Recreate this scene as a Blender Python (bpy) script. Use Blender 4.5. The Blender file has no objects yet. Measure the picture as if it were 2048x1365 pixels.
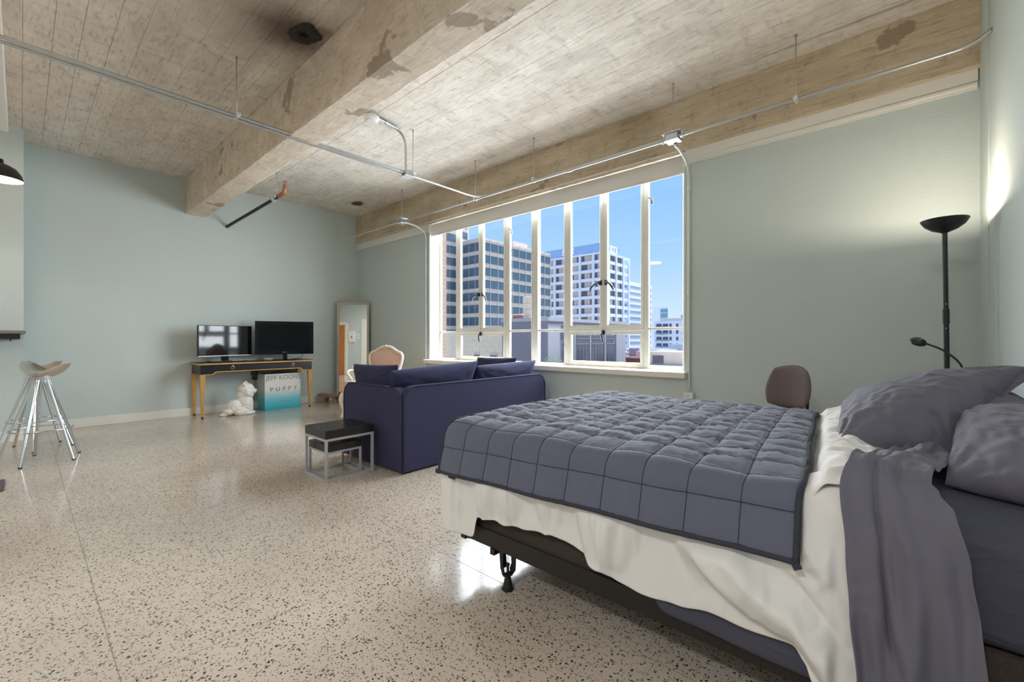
import bpy, bmesh, math, random
import numpy as np
from mathutils import Vector, Matrix, noise as mnoise
random.seed(7)
PI = math.pi
S = bpy.context.scene
C = S.collection

# ------------------------------------------------------------------ camera, sky, sun, exposure
cd = bpy.data.cameras.new('camera')
cam = bpy.data.objects.new('camera', cd); C.objects.link(cam)
cam.location = (0, 0, 1.10)
cam.rotation_euler = (PI/2, 0, math.radians(41.6))
cd.sensor_width = 36.0; cd.lens = 36.0*872/2048
cd.shift_y = -4.5/2048; cd.clip_start = 0.02; cd.clip_end = 2000
S.camera = cam

W = bpy.data.worlds.new('world'); S.world = W; W.use_nodes = True
wt = W.node_tree; wt.nodes.clear()
def N(t, k, **kw):
    n = t.nodes.new(k)
    for a, b in kw.items(): setattr(n, a, b)
    return n
tc = N(wt, 'ShaderNodeTexCoord'); sx = N(wt, 'ShaderNodeSeparateXYZ'); rp = N(wt, 'ShaderNodeValToRGB')
bg = N(wt, 'ShaderNodeBackground'); wo = N(wt, 'ShaderNodeOutputWorld')
cn = N(wt, 'ShaderNodeTexNoise'); cn.inputs['Scale'].default_value = 3.2; cn.inputs['Detail'].default_value = 6
cm = N(wt, 'ShaderNodeMapping'); cm.inputs['Scale'].default_value = (1, 1, 4)
cr = N(wt, 'ShaderNodeValToRGB'); mixc = N(wt, 'ShaderNodeMix', data_type='RGBA')
e = rp.color_ramp.elements
e[0].position = 0.0; e[0].color = (0.78, 0.90, 1.0, 1)
e[1].position = 1.0; e[1].color = (0.12, 0.30, 0.80, 1)
for p, c in ((0.06, (0.62, 0.82, 1.0, 1)), (0.18, (0.42, 0.69, 1.0, 1)), (0.42, (0.23, 0.51, 0.97, 1))):
    q = e.new(p); q.color = c
cr.color_ramp.elements[0].position = 0.72; cr.color_ramp.elements[0].color = (0, 0, 0, 1)
cr.color_ramp.elements[1].position = 0.80; cr.color_ramp.elements[1].color = (0.4, 0.4, 0.4, 1)
L = wt.links.new
L(tc.outputs['Generated'], sx.inputs[0]); L(sx.outputs['Z'], rp.inputs[0])
L(tc.outputs['Generated'], cm.inputs[0]); L(cm.outputs[0], cn.inputs['Vector']); L(cn.outputs[0], cr.inputs[0])
L(cr.outputs[0], mixc.inputs[0]); L(rp.outputs[0], mixc.inputs[6]); mixc.inputs[7].default_value = (0.93, 0.96, 1, 1)
L(mixc.outputs[2], bg.inputs[0]); bg.inputs[1].default_value = 1.03
L(bg.outputs[0], wo.inputs[0])

sd = bpy.data.lights.new('sun', 'SUN'); sd.energy = 10.0; sd.angle = 0.0093; sd.color = (1.0, 0.95, 0.88)
sun = bpy.data.objects.new('sun', sd); C.objects.link(sun)
_el, _az = math.radians(75), math.radians(62)      # azimuth measured from +x towards +y
_sv = Vector((math.cos(_el)*math.cos(_az), math.cos(_el)*math.sin(_az), math.sin(_el)))
sun.rotation_euler = _sv.to_track_quat('Z', 'Y').to_euler(); sun.location = (20, 60, 80)

# daylight entering through the window opening
wd = bpy.data.lights.new('window_daylight', 'AREA'); wd.shape = 'RECTANGLE'; wd.size = 3.80; wd.size_y = 2.2; wd.energy = 405.0; wd.color = (0.87, 0.945, 1.0)
wl = bpy.data.objects.new('window_daylight', wd); C.objects.link(wl)
wl.location = (-3.48, 4.95, 1.98); wl.rotation_euler = (-PI/2+math.radians(14), 0, 0)   # daylight falls inwards and down

S.view_settings.view_transform = 'Standard'; S.view_settings.look = 'None'
S.view_settings.exposure = 0.0; S.view_settings.gamma = 1.0; S.view_settings.use_curve_mapping = False
try:
    S.cycles.use_denoising = True; S.cycles.max_bounces = 10; S.cycles.diffuse_bounces = 6; S.cycles.transparent_max_bounces = 16
    S.cycles.sample_clamp_indirect = 6.0; S.cycles.caustics_reflective = False; S.cycles.caustics_refractive = False
except Exception: pass

FILL_LAMP_W = 45.5        # each unseen fill lamp added behind the camera
TORCH_W = 21.0
PEND_W = 8.0

# ------------------------------------------------------------------ helpers
WM = {}
def lin(h):
    return tuple(((c/255)/12.92 if c/255 <= .04045 else ((c/255+.055)/1.055)**2.4) for c in h)

def mat(name, rgb, rough=.5, metal=0., var=.08, vscale=6., bump=0., bscale=40., spec=.5, stretch=(1, 1, 1), coat=0., sheen=0., wr=None):
    m = bpy.data.materials.new(name); m.use_nodes = True; t = m.node_tree
    b = t.nodes['Principled BSDF']
    tx = N(t, 'ShaderNodeTexCoord'); mp = N(t, 'ShaderNodeMapping'); mp.inputs['Scale'].default_value = stretch
    t.links.new(tx.outputs['Object'], mp.inputs[0])
    n1 = N(t, 'ShaderNodeTexNoise'); n1.inputs['Scale'].default_value = vscale; n1.inputs['Detail'].default_value = 4
    t.links.new(mp.outputs[0], n1.inputs['Vector'])
    mr = N(t, 'ShaderNodeMapRange'); mr.inputs[3].default_value = 1-var; mr.inputs[4].default_value = 1+var
    t.links.new(n1.outputs[0], mr.inputs[0])
    mx = N(t, 'ShaderNodeMix', data_type='RGBA', blend_type='MULTIPLY'); mx.inputs[0].default_value = 1
    mx.inputs[6].default_value = (*rgb, 1); t.links.new(mr.outputs[0], mx.inputs[7])
    t.links.new(mx.outputs[2], b.inputs['Base Color'])
    b.inputs['Roughness'].default_value = rough; b.inputs['Metallic'].default_value = metal
    b.inputs['Specular IOR Level'].default_value = spec
    if coat: b.inputs['Coat Weight'].default_value = coat; b.inputs['Coat Roughness'].default_value = .08
    if sheen: b.inputs['Sheen Weight'].default_value = sheen; b.inputs['Sheen Roughness'].default_value = .5
    if wr:
        n4 = N(t, 'ShaderNodeTexNoise'); n4.noise_type = 'RIDGED_MULTIFRACTAL' if 'RIDGED_MULTIFRACTAL' in [i.identifier for i in n4.bl_rna.properties['noise_type'].enum_items] else 'FBM'
        n4.inputs['Scale'].default_value = wr[0]; n4.inputs['Detail'].default_value = 3; n4.inputs['Distortion'].default_value = 1.2
        mp4 = N(t, 'ShaderNodeMapping'); mp4.inputs['Scale'].default_value = wr[2] if len(wr) > 2 else (1, 1, 1); mp4.inputs['Rotation'].default_value = (.3, .5, .7)
        t.links.new(tx.outputs['Object'], mp4.inputs[0]); t.links.new(mp4.outputs[0], n4.inputs['Vector'])
        b4 = N(t, 'ShaderNodeBump'); b4.inputs['Strength'].default_value = .8; b4.inputs['Distance'].default_value = wr[1]
        t.links.new(n4.outputs[0], b4.inputs['Height']); t.links.new(b4.outputs[0], b.inputs['Normal'])
    if bump:
        n2 = N(t, 'ShaderNodeTexNoise'); n2.inputs['Scale'].default_value = bscale; n2.inputs['Detail'].default_value = 5
        t.links.new(mp.outputs[0], n2.inputs['Vector'])
        bp = N(t, 'ShaderNodeBump'); bp.inputs['Strength'].default_value = bump; bp.inputs['Distance'].default_value = .004
        t.links.new(n2.outputs[0], bp.inputs['Height']); t.links.new(bp.outputs[0], b.inputs['Normal'])
        if wr: t.links.new(b4.outputs[0], bp.inputs['Normal'])
    return m

def emis(name, rgb, s):
    m = bpy.data.materials.new(name); m.use_nodes = True; t = m.node_tree
    b = t.nodes['Principled BSDF']; b.inputs['Base Color'].default_value = (*rgb, 1)
    b.inputs['Emission Color'].default_value = (*rgb, 1); b.inputs['Emission Strength'].default_value = s
    return m

def tag(o, label=None, cat=None, group=None, kind=None):
    if label: o['label'] = label
    if cat: o['category'] = cat
    if group: o['group'] = group
    if kind: o['kind'] = kind
    return o

def thing(name, label=None, cat=None, loc=(0, 0, 0), rz=0., group=None, kind=None, parent=None):
    o = bpy.data.objects.new(name, None); C.objects.link(o); o.empty_display_size = .05
    o.location = loc; o.rotation_euler = (0, 0, rz)
    m = Matrix.Translation(loc) @ Matrix.Rotation(rz, 4, 'Z')
    if parent is not None:
        o.parent = parent; m = WM[parent.name] @ m
    WM[o.name] = m
    return tag(o, label, cat, group, kind)

class MB:
    """collects shapes and links them as one mesh object"""
    def __init__(s): s.bm = bmesh.new()
    def box(s, a, b, bev=0., seg=1):
        a, b = Vector(a), Vector(b); c = (a+b)/2; d = b-a
        r = bmesh.ops.create_cube(s.bm, size=1.0)
        vs = r['verts']
        for v in vs: v.co = Vector((v.co.x*d.x, v.co.y*d.y, v.co.z*d.z)) + c
        if bev:
            es = list({e for v in vs for e in v.link_edges})
            bmesh.ops.bevel(s.bm, geom=es, offset=bev, segments=seg, affect='EDGES', profile=.5)
        return s
    def tube(s, pts, r, n=8, cap=True):
        pts = [Vector(p) for p in pts]; m = len(pts)
        rr = r if isinstance(r, (list, tuple)) else [r]*m
        t0 = (pts[1]-pts[0]).normalized()
        u = t0.orthogonal().normalized(); rings = []
        for i, p in enumerate(pts):
            if i == 0: t = t0
            elif i == m-1: t = (pts[-1]-pts[-2]).normalized()
            else: t = ((pts[i+1]-p).normalized()+(p-pts[i-1]).normalized()).normalized()
            u = (u - t*u.dot(t)).normalized(); w = t.cross(u)
            rings.append([s.bm.verts.new(p+(u*math.cos(2*PI*k/n)+w*math.sin(2*PI*k/n))*rr[i]) for k in range(n)])
        for i in range(m-1):
            for k in range(n):
                s.bm.faces.new((rings[i][k], rings[i][(k+1) % n], rings[i+1][(k+1) % n], rings[i+1][k]))
        if cap:
            s.bm.faces.new(rings[0][::-1]); s.bm.faces.new(rings[-1])
        return s
    def bar(s, a, b, w, h, up=(0, 0, 1)):
        """rectangular bar from a to b"""
        a, b = Vector(a), Vector(b); t = (b-a).normalized(); up = Vector(up)
        if abs(t.dot(up)) > .99: up = Vector((1, 0, 0))
        x = t.cross(up).normalized(); y = x.cross(t)
        R = []
        for p in (a, b): R.append([s.bm.verts.new(p+x*sx_*w/2+y*sy_*h/2) for sx_, sy_ in ((-1, -1), (1, -1), (1, 1), (-1, 1))])
        for k in range(4): s.bm.faces.new((R[0][k], R[0][(k+1) % 4], R[1][(k+1) % 4], R[1][k]))
        s.bm.faces.new(R[0][::-1]); s.bm.faces.new(R[1])
        return s
    def lathe(s, prof, c=(0, 0, 0), n=24, M=None):
        c = Vector(c); rings = []
        for r, z in prof:
            if r < 1e-6: rings.append([s.bm.verts.new(Vector((0, 0, z)))])
            else: rings.append([s.bm.verts.new(Vector((r*math.cos(2*PI*k/n), r*math.sin(2*PI*k/n), z))) for k in range(n)])
        for R in rings:
            for v in R: v.co = (M @ v.co if M else v.co) + c
        for A, B in zip(rings, rings[1:]):
            if len(A) == 1 and len(B) == 1: continue
            for k in range(n):
                if len(A) == 1: s.bm.faces.new((A[0], B[(k+1) % n], B[k]))
                elif len(B) == 1: s.bm.faces.new((A[k], A[(k+1) % n], B[0]))
                else: s.bm.faces.new((A[k], A[(k+1) % n], B[(k+1) % n], B[k]))
        return s
    def prism(s, poly, ext, axis='y'):
        """poly: 2-D points; extruded from ext[0] to ext[1] along axis"""
        def P(p, h): return {'y': (p[0], h, p[1]), 'x': (h, p[0], p[1]), 'z': (p[0], p[1], h)}[axis]
        A = [s.bm.verts.new(P(p, ext[0])) for p in poly]; B = [s.bm.verts.new(P(p, ext[1])) for p in poly]
        k = len(poly)
        for i in range(k): s.bm.faces.new((A[i], A[(i+1) % k], B[(i+1) % k], B[i]))
        s.bm.faces.new(A[::-1]); s.bm.faces.new(B)
        return s
    def grid(s, P, closed_u=False):
        """P[i][j] points"""
        V = [[s.bm.verts.new(p) for p in row] for row in P]
        nu, nv = len(V), len(V[0])
        for i in range(nu if closed_u else nu-1):
            for j in range(nv-1):
                a = V[i]; b = V[(i+1) % nu]
                s.bm.faces.new((a[j], b[j], b[j+1], a[j+1]))
        return s
    def ball(s, c, r, sub=2):
        q = bmesh.ops.create_icosphere(s.bm, subdivisions=sub, radius=1)
        r = Vector(r) if not isinstance(r, (int, float)) else Vector((r, r, r))
        for v in q['verts']: v.co = Vector((v.co.x*r.x, v.co.y*r.y, v.co.z*r.z))+Vector(c)
        return s
    def build(s, name, m, parent=None, smooth=False, local=False, kind=None, label=None, cat=None, group=None, angle=None):
        me = bpy.data.meshes.new(name)
        bmesh.ops.recalc_face_normals(s.bm, faces=s.bm.faces)
        mw = WM[parent.name] if parent is not None else Matrix.Identity(4)
        if not local and parent is not None: s.bm.transform(mw.inverted())
        s.bm.to_mesh(me); s.bm.free()
        me.materials.append(m)
        if smooth:
            me.polygons.foreach_set('use_smooth', [True]*len(me.polygons))
            if angle: me.set_sharp_from_angle(angle=math.radians(angle))
        o = bpy.data.objects.new(name, me); C.objects.link(o)
        if parent is not None: o.parent = parent
        WM[o.name] = mw.copy()
        return tag(o, label, cat, group, kind)

def copy_tree(o, parent=None):
    c = o.copy(); C.objects.link(c)
    if parent is not None: c.parent = parent
    for ch in list(o.children): copy_tree(ch, c)
    return c

def fillet(pts, r, n=5):
    pts = [Vector(p) for p in pts]; out = [pts[0]]
    for a, p, b in zip(pts, pts[1:], pts[2:]):
        d1 = (a-p); d2 = (b-p); k = min(r, d1.length*.49, d2.length*.49)
        q1 = p+d1.normalized()*k; q2 = p+d2.normalized()*k
        for i in range(n+1):
            t = i/n; out.append(q1*(1-t)**2+p*2*t*(1-t)+q2*t*t)
    out.append(pts[-1]); return out

def rrect(x0, z0, x1, z1, r, n=8, corners=(1, 1, 1, 1)):
    """rounded rectangle outline, corners order: bl, br, tr, tl"""
    P = []
    for (cx, cz, a0, k) in ((x0, z0, PI, 0), (x1, z0, 1.5*PI, 1), (x1, z1, 0, 2), (x0, z1, .5*PI, 3)):
        if not corners[k]: P.append((cx, cz)); continue
        ox = cx + (r if cx == x0 else -r); oz = cz + (r if cz == z0 else -r)
        for i in range(n+1):
            a = a0+.5*PI*i/n; P.append((ox+r*math.cos(a), oz+r*math.sin(a)))
    return P

def nz(x, y, z=0., s=1.): return mnoise.noise(Vector((x*s, y*s, z*s)))

def text_mesh(body, size, depth, name, m, M, parent, space=1.0, align='CENTER', label=None, scale=(1, 1)):
    cu = bpy.data.curves.new(name, 'FONT'); cu.body = body; cu.size = size; cu.extrude = depth
    cu.offset = size*.008; cu.align_x = align; cu.space_character = space
    t = bpy.data.objects.new('tmp_text', cu); C.objects.link(t)
    bpy.context.view_layer.update()
    me = bpy.data.meshes.new_from_object(t.evaluated_get(bpy.context.evaluated_depsgraph_get()))
    bpy.data.objects.remove(t); bpy.data.curves.remove(cu)
    me.transform(Matrix.Diagonal((scale[0], scale[1], 1, 1)))
    me.transform(WM[parent.name].inverted() @ M)
    # every character is an object of its own
    bm = bmesh.new(); bm.from_mesh(me); bpy.data.meshes.remove(me); bm.verts.ensure_lookup_table(); left = set(bm.verts)
    while left:
        st = [left.pop()]; isl = set(st)
        while st:
            for e_ in st.pop().link_edges:
                for v in e_.verts:
                    if v in left: left.discard(v); isl.add(v); st.append(v)
        fs = {f for v in isl for f in v.link_faces}; idx = {v: i for i, v in enumerate(isl)}
        m2 = bpy.data.meshes.new(name); m2.from_pydata([v.co[:] for v in isl], [], [[idx[v] for v in f.verts] for f in fs]); m2.materials.append(m)
        o = bpy.data.objects.new(name, m2); C.objects.link(o); o.parent = parent
    bm.free()

# ------------------------------------------------------------------ materials
def wall_mat():
    m = mat('sage_plaster', lin((193, 203, 201)), rough=.55, var=.03, vscale=1.6, bump=.35, bscale=55, spec=.35)
    return m
M_wall = wall_mat()
M_white = mat('white_paint', lin((226, 223, 216)), rough=.4, var=.03)
M_winpaint = mat('window_paint', lin((214, 212, 203)), rough=.45, var=.05, vscale=3, bump=.15, bscale=30)
M_blind = mat('blind_fabric', lin((226, 222, 216)), rough=.85, var=.02)
_b = M_blind.node_tree; _p = _b.nodes['Principled BSDF']; _tl = N(_b, 'ShaderNodeBsdfTranslucent'); _tl.inputs[0].default_value = (.62, .60, .57, 1)
_ms = N(_b, 'ShaderNodeMixShader'); _ms.inputs[0].default_value = .12
_b.links.new(_p.outputs[0], _ms.inputs[1]); _b.links.new(_tl.outputs[0], _ms.inputs[2]); _b.links.new(_ms.outputs[0], _b.nodes['Material Output'].inputs[0])
M_galv = mat('galvanized_steel', (.52, .54, .55), rough=.32, metal=.85, var=.12, vscale=20)
M_galvp = mat('galvanized_plate', (.74, .76, .78), rough=.4, metal=.6, var=.15, vscale=25)
M_rod = mat('threaded_rod_zinc', (.5, .5, .48), rough=.45, metal=.8, bump=.5, bscale=300)
M_cpaint = mat('painted_conduit', lin((196, 205, 194)), rough=.4, var=.02)
M_black = mat('black_metal', (.012, .012, .013), rough=.35, var=.1)
M_iron = mat('black_iron_pipe', (.02, .02, .02), rough=.5, var=.3, vscale=30)
M_copper = mat('copper_fitting', (.42, .20, .11), rough=.5, metal=.4, var=.25, vscale=40)
M_plastic = mat('white_plastic', (.72, .70, .66), rough=.35, var=.01)
M_chrome = mat('chrome', (.66, .69, .74), rough=.16, metal=1.0, var=.03)
M_alu = mat('polished_aluminium', (.74, .71, .67), rough=.18, metal=1.0, var=.06)
M_navy = mat('navy_wool', (.046, .046, .100), rough=.9, var=.14, vscale=90, bump=.25, bscale=500, spec=.15, sheen=.04)
M_navy2 = mat('navy_cotton', (.040, .040, .090), rough=.85, var=.1, vscale=14, bump=.35, bscale=28, spec=.15, sheen=.04)
M_pipe = mat('navy_piping', (.024, .023, .062), rough=.8)
M_lacq = mat('black_lacquer', (.010, .010, .014), rough=.3, var=.2)
M_gold = mat('gold_leaf_wood', lin((196, 150, 84)), rough=.42, metal=.25, var=.22, vscale=30, stretch=(1, 1, .25))
M_brass = mat('aged_brass', (.36, .27, .13), rough=.35, metal=.9, var=.2, vscale=30)
M_darktop = mat('espresso_board', (.012, .011, .014), rough=.28, var=.2, vscale=20)
M_silver = mat('silver_powdercoat', (.50, .51, .53), rough=.45, metal=.35, var=.03)
M_screen = mat('screen_glass', (.004, .005, .007), rough=.06, var=.0, spec=.55)
M_screen2 = mat('dark_screen_glass', (.004, .005, .007), rough=.08, var=.0, spec=.16)
M_gloss = mat('gloss_black_plastic', (.005, .005, .007), rough=.12, var=.0, spec=.25)
M_ceram = mat('white_bisque_ceramic', lin((232, 230, 224)), rough=.55, var=.06, vscale=30, bump=.8, bscale=60)
M_pink = mat('blush_velvet', lin((214, 178, 162)), rough=.8, var=.08, vscale=12, sheen=.3)
M_cream = mat('cream_lacquered_wood', lin((232, 226, 208)), rough=.45, var=.08, vscale=25)
M_oldwood = mat('weathered_wood', lin((152, 118, 90)), rough=.7, var=.3, vscale=14, stretch=(1, 5, 5), bump=.4, bscale=60)
M_mframe = mat('grey_mirror_frame', lin((178, 170, 158)), rough=.5, var=.1, vscale=20, stretch=(4, 4, .5))
M_mirror = mat('mirror_glass', (.86, .88, .88), rough=.01, metal=1.0, var=.0)
M_quilt = mat('charcoal_quilt_cotton', lin((97, 100, 118)), rough=.85, var=.06, vscale=20, bump=.55, bscale=34, spec=.25, sheen=.2)
M_bind = mat('quilt_binding', lin((62, 62, 72)), rough=.85, var=.05, bump=.3, bscale=80, spec=.2)
M_sheet = mat('white_cotton', lin((230, 228, 226)), rough=.8, var=.02, bump=.45, bscale=11, spec=.25, wr=(5, .012, (2.2, 1.5, .8)))
M_char = mat('charcoal_percale', lin((104, 102, 115)), rough=.75, var=.05, vscale=8, bump=.5, bscale=16, spec=.3, sheen=.1, wr=(5.5, .018, (1, 2.2, 1.3)))
M_fit = mat('dark_slate_percale', lin((74, 73, 88)), rough=.75, var=.05, vscale=6, bump=.35, bscale=22, spec=.25, wr=(6, .008, (1, 2.5, 3)))
M_boxs = mat('box_spring_tweed', lin((70, 62, 58)), rough=.95, var=.35, vscale=160, bump=.4, bscale=300, spec=.1)
M_rail = mat('bronze_bed_rail', (.022, .019, .016), rough=.38, metal=.3, var=.1)
M_tweed = mat('brown_chair_tweed', lin((112, 101, 98)), rough=.95, var=.3, vscale=200, bump=.4, bscale=350, spec=.1)
M_stone = mat('grey_counter_stone', lin((122, 117, 108)), rough=.3, var=.15, vscale=20)
M_lampin = emis('lit_white_enamel', (1.0, .86, .70), 2.2)
M_amber = emis('amber_glass', (1.0, .52, .14), 5.0)
M_diff = emis('fill_lamp_diffuser', (1.0, .93, .83), 3.0)
M_orange = mat('orange_varnished_wood', lin((190, 116, 52)), rough=.4, var=.2, vscale=8, stretch=(3, 3, .3))
M_mat = mat('charcoal_mat', lin((88, 84, 90)), rough=.9, var=.15, vscale=60)

def terrazzo():
    m = bpy.data.materials.new('polished_terrazzo'); m.use_nodes = True; t = m.node_tree; b = t.nodes['Principled BSDF']; K = t.links.new
    tx = N(t, 'ShaderNodeTexCoord')
    base = (*lin((196, 183, 165)), 1)
    prev = None
    ns = N(t, 'ShaderNodeTexNoise'); ns.inputs['Scale'].default_value = .9; ns.inputs['Detail'].default_value = 3
    K(tx.outputs['Object'], ns.inputs['Vector'])
    r0 = N(t, 'ShaderNodeValToRGB'); r0.color_ramp.elements[0].color = (*lin((188, 176, 162)), 1); r0.color_ramp.elements[1].color = (*lin((208, 196, 181)), 1)
    r0.color_ramp.elements[0].position = .35; r0.color_ramp.elements[1].position = .65
    K(ns.outputs[0], r0.inputs[0]); prev = r0.outputs[0]
    # fine pale and grey marble crumbs, then scattered dark chips of two sizes
    for sc, pick, dist, cols, stren in ((260, .55, .40, ((150, 138, 120), (226, 216, 200)), .35),
                                 (128, .58, .36, ((70, 62, 57), (134, 118, 104)), .85),
                                 (84, .44, .33, ((34, 32, 33), (84, 74, 70)), .95)):
        v = N(t, 'ShaderNodeTexVoronoi'); v.inputs['Scale'].default_value = sc; v.inputs['Randomness'].default_value = 1
        nn = N(t, 'ShaderNodeTexNoise'); nn.inputs['Scale'].default_value = sc*.9; nn.inputs['Detail'].default_value = 1
        K(tx.outputs['Object'], nn.inputs['Vector'])
        ad = N(t, 'ShaderNodeMix', data_type='RGBA', blend_type='LINEAR_LIGHT'); ad.inputs[0].default_value = .45/sc
        K(tx.outputs['Object'], ad.inputs[6]); K(nn.outputs['Color'], ad.inputs[7]); K(ad.outputs[2], v.inputs['Vector'])
        sp = N(t, 'ShaderNodeSeparateColor'); K(v.outputs['Color'], sp.inputs[0])
        a = N(t, 'ShaderNodeMath', operation='LESS_THAN'); K(sp.outputs[0], a.inputs[0]); a.inputs[1].default_value = pick
        # chip size varies with the cell's own random value
        sz = N(t, 'ShaderNodeMath', operation='MULTIPLY_ADD'); K(sp.outputs[1], sz.inputs[0]); sz.inputs[1].default_value = dist*.8; sz.inputs[2].default_value = dist*.5
        d = N(t, 'ShaderNodeMath', operation='LESS_THAN'); K(v.outputs['Distance'], d.inputs[0]); K(sz.outputs[0], d.inputs[1])
        f = N(t, 'ShaderNodeMath', operation='MULTIPLY'); K(a.outputs[0], f.inputs[0]); K(d.outputs[0], f.inputs[1])
        f2 = N(t, 'ShaderNodeMath', operation='MULTIPLY'); K(f.outputs[0], f2.inputs[0]); f2.inputs[1].default_value = stren
        cc = N(t, 'ShaderNodeValToRGB'); cc.color_ramp.elements[0].color = (*lin(cols[0]), 1); cc.color_ramp.elements[1].color = (*lin(cols[1]), 1)
        K(sp.outputs[2], cc.inputs[0])
        mx = N(t, 'ShaderNodeMix', data_type='RGBA'); K(f2.outputs[0], mx.inputs[0]); K(prev, mx.inputs[6]); K(cc.outputs[0], mx.inputs[7]); prev = mx.outputs[2]
    K(prev, b.inputs['Base Color'])
    b.inputs['Roughness'].default_value = .13; b.inputs['Specular IOR Level'].default_value = .55
    n3 = N(t, 'ShaderNodeTexNoise'); n3.inputs['Scale'].default_value = 3.5; K(tx.outputs['Object'], n3.inputs['Vector'])
    bp = N(t, 'ShaderNodeBump'); bp.inputs['Strength'].default_value = .05; bp.inputs['Distance'].default_value = .01
    K(n3.outputs[0], bp.inputs['Height']); K(bp.outputs[0], b.inputs['Normal'])
    return m
M_floor = terrazzo()

def concrete(name, c1, c2, dark, streak=(1.0, 1.9, 1.9), soot=None, patch=.0, board=0):
    """board-marked concrete: grain along x, pour patches, stains and bug holes"""
    m = bpy.data.materials.new(name); m.use_nodes = True; t = m.node_tree; b = t.nodes['Principled BSDF']; K = t.links.new
    tx = N(t, 'ShaderNodeTexCoord'); mp = N(t, 'ShaderNodeMapping'); mp.inputs['Scale'].default_value = streak
    K(tx.outputs['Object'], mp.inputs[0])
    n1 = N(t, 'ShaderNodeTexNoise'); n1.inputs['Scale'].default_value = 2.6; n1.inputs['Detail'].default_value = 10; n1.inputs['Roughness'].default_value = .76
    K(mp.outputs[0], n1.inputs['Vector'])
    r1 = N(t, 'ShaderNodeValToRGB'); r1.color_ramp.elements[0].position = .34; r1.color_ramp.elements[1].position = .66
    r1.color_ramp.elements[0].color = (*lin(c1), 1); r1.color_ramp.elements[1].color = (*lin(c2), 1)
    K(n1.outputs[0], r1.inputs[0]); prev = r1.outputs[0]
    def over(fac, col, k):
        nonlocal prev
        f = N(t, 'ShaderNodeMath', operation='MULTIPLY'); K(fac, f.inputs[0]); f.inputs[1].default_value = k
        mx = N(t, 'ShaderNodeMix', data_type='RGBA'); K(f.outputs[0], mx.inputs[0]); K(prev, mx.inputs[6]); mx.inputs[7].default_value = (*lin(col), 1); prev = mx.outputs[2]
    # fine grain along the boards
    mp2 = N(t, 'ShaderNodeMapping'); mp2.inputs['Scale'].default_value = (streak[0]*.9, streak[1]*2.6, streak[2]*2.6); K(tx.outputs['Object'], mp2.inputs[0])
    n2 = N(t, 'ShaderNodeTexNoise'); n2.inputs['Scale'].default_value = 9; n2.inputs['Detail'].default_value = 6; n2.inputs['Roughness'].default_value = .7
    K(mp2.outputs[0], n2.inputs['Vector'])
    r2 = N(t, 'ShaderNodeValToRGB'); r2.color_ramp.elements[0].position = .52; r2.color_ramp.elements[1].position = .72
    r2.color_ramp.elements[0].color = (0, 0, 0, 1); r2.color_ramp.elements[1].color = (1, 1, 1, 1)
    K(n2.outputs[0], r2.inputs[0]); over(r2.outputs[0], dark, .55)
    # smears across the boards, short and cloudy
    mp3 = N(t, 'ShaderNodeMapping'); mp3.inputs['Scale'].default_value = (5.5, 1.6, 3); K(tx.outputs['Object'], mp3.inputs[0])
    n6 = N(t, 'ShaderNodeTexNoise'); n6.inputs['Scale'].default_value = 2.2; n6.inputs['Detail'].default_value = 9; n6.inputs['Roughness'].default_value = .72
    K(mp3.outputs[0], n6.inputs['Vector'])
    r6 = N(t, 'ShaderNodeValToRGB'); r6.color_ramp.elements[0].position = .53; r6.color_ramp.elements[1].position = .70
    r6.color_ramp.elements[0].color = (0, 0, 0, 1); r6.color_ramp.elements[1].color = (1, 1, 1, 1)
    K(n6.outputs[0], r6.inputs[0]); over(r6.outputs[0], dark, .36)
    # big blotches
    n3 = N(t, 'ShaderNodeTexNoise'); n3.inputs['Scale'].default_value = 1.3; n3.inputs['Detail'].default_value = 5; K(tx.outputs['Object'], n3.inputs['Vector'])
    r3 = N(t, 'ShaderNodeValToRGB'); r3.color_ramp.elements[0].position = .56; r3.color_ramp.elements[1].position = .70
    r3.color_ramp.elements[0].color = (0, 0, 0, 1); r3.color_ramp.elements[1].color = (1, 1, 1, 1)
    K(n3.outputs[0], r3.inputs[0]); over(r3.outputs[0], dark, .22)
    # sharp-edged patches where the skin has come off
    if patch:
        n4 = N(t, 'ShaderNodeTexNoise'); n4.inputs['Scale'].default_value = 2.1; n4.inputs['Detail'].default_value = 7; n4.inputs['Roughness'].default_value = .6
        K(tx.outputs['Object'], n4.inputs['Vector'])
        r4 = N(t, 'ShaderNodeValToRGB'); r4.color_ramp.elements[0].position = .615; r4.color_ramp.elements[1].position = .63
        r4.color_ramp.elements[0].color = (0, 0, 0, 1); r4.color_ramp.elements[1].color = (1, 1, 1, 1)
        K(n4.outputs[0], r4.inputs[0]); over(r4.outputs[0], (144, 128, 110), patch)
    # bug holes
    v = N(t, 'ShaderNodeTexVoronoi'); v.inputs['Scale'].default_value = 7; K(mp.outputs[0], v.inputs['Vector'])
    r5 = N(t, 'ShaderNodeValToRGB'); r5.color_ramp.elements[0].position = .0; r5.color_ramp.elements[1].position = .075
    r5.color_ramp.elements[0].color = (1, 1, 1, 1); r5.color_ramp.elements[1].color = (0, 0, 0, 1)
    K(v.outputs['Distance'], r5.inputs[0]); over(r5.outputs[0], (70, 58, 46), .7)
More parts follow.
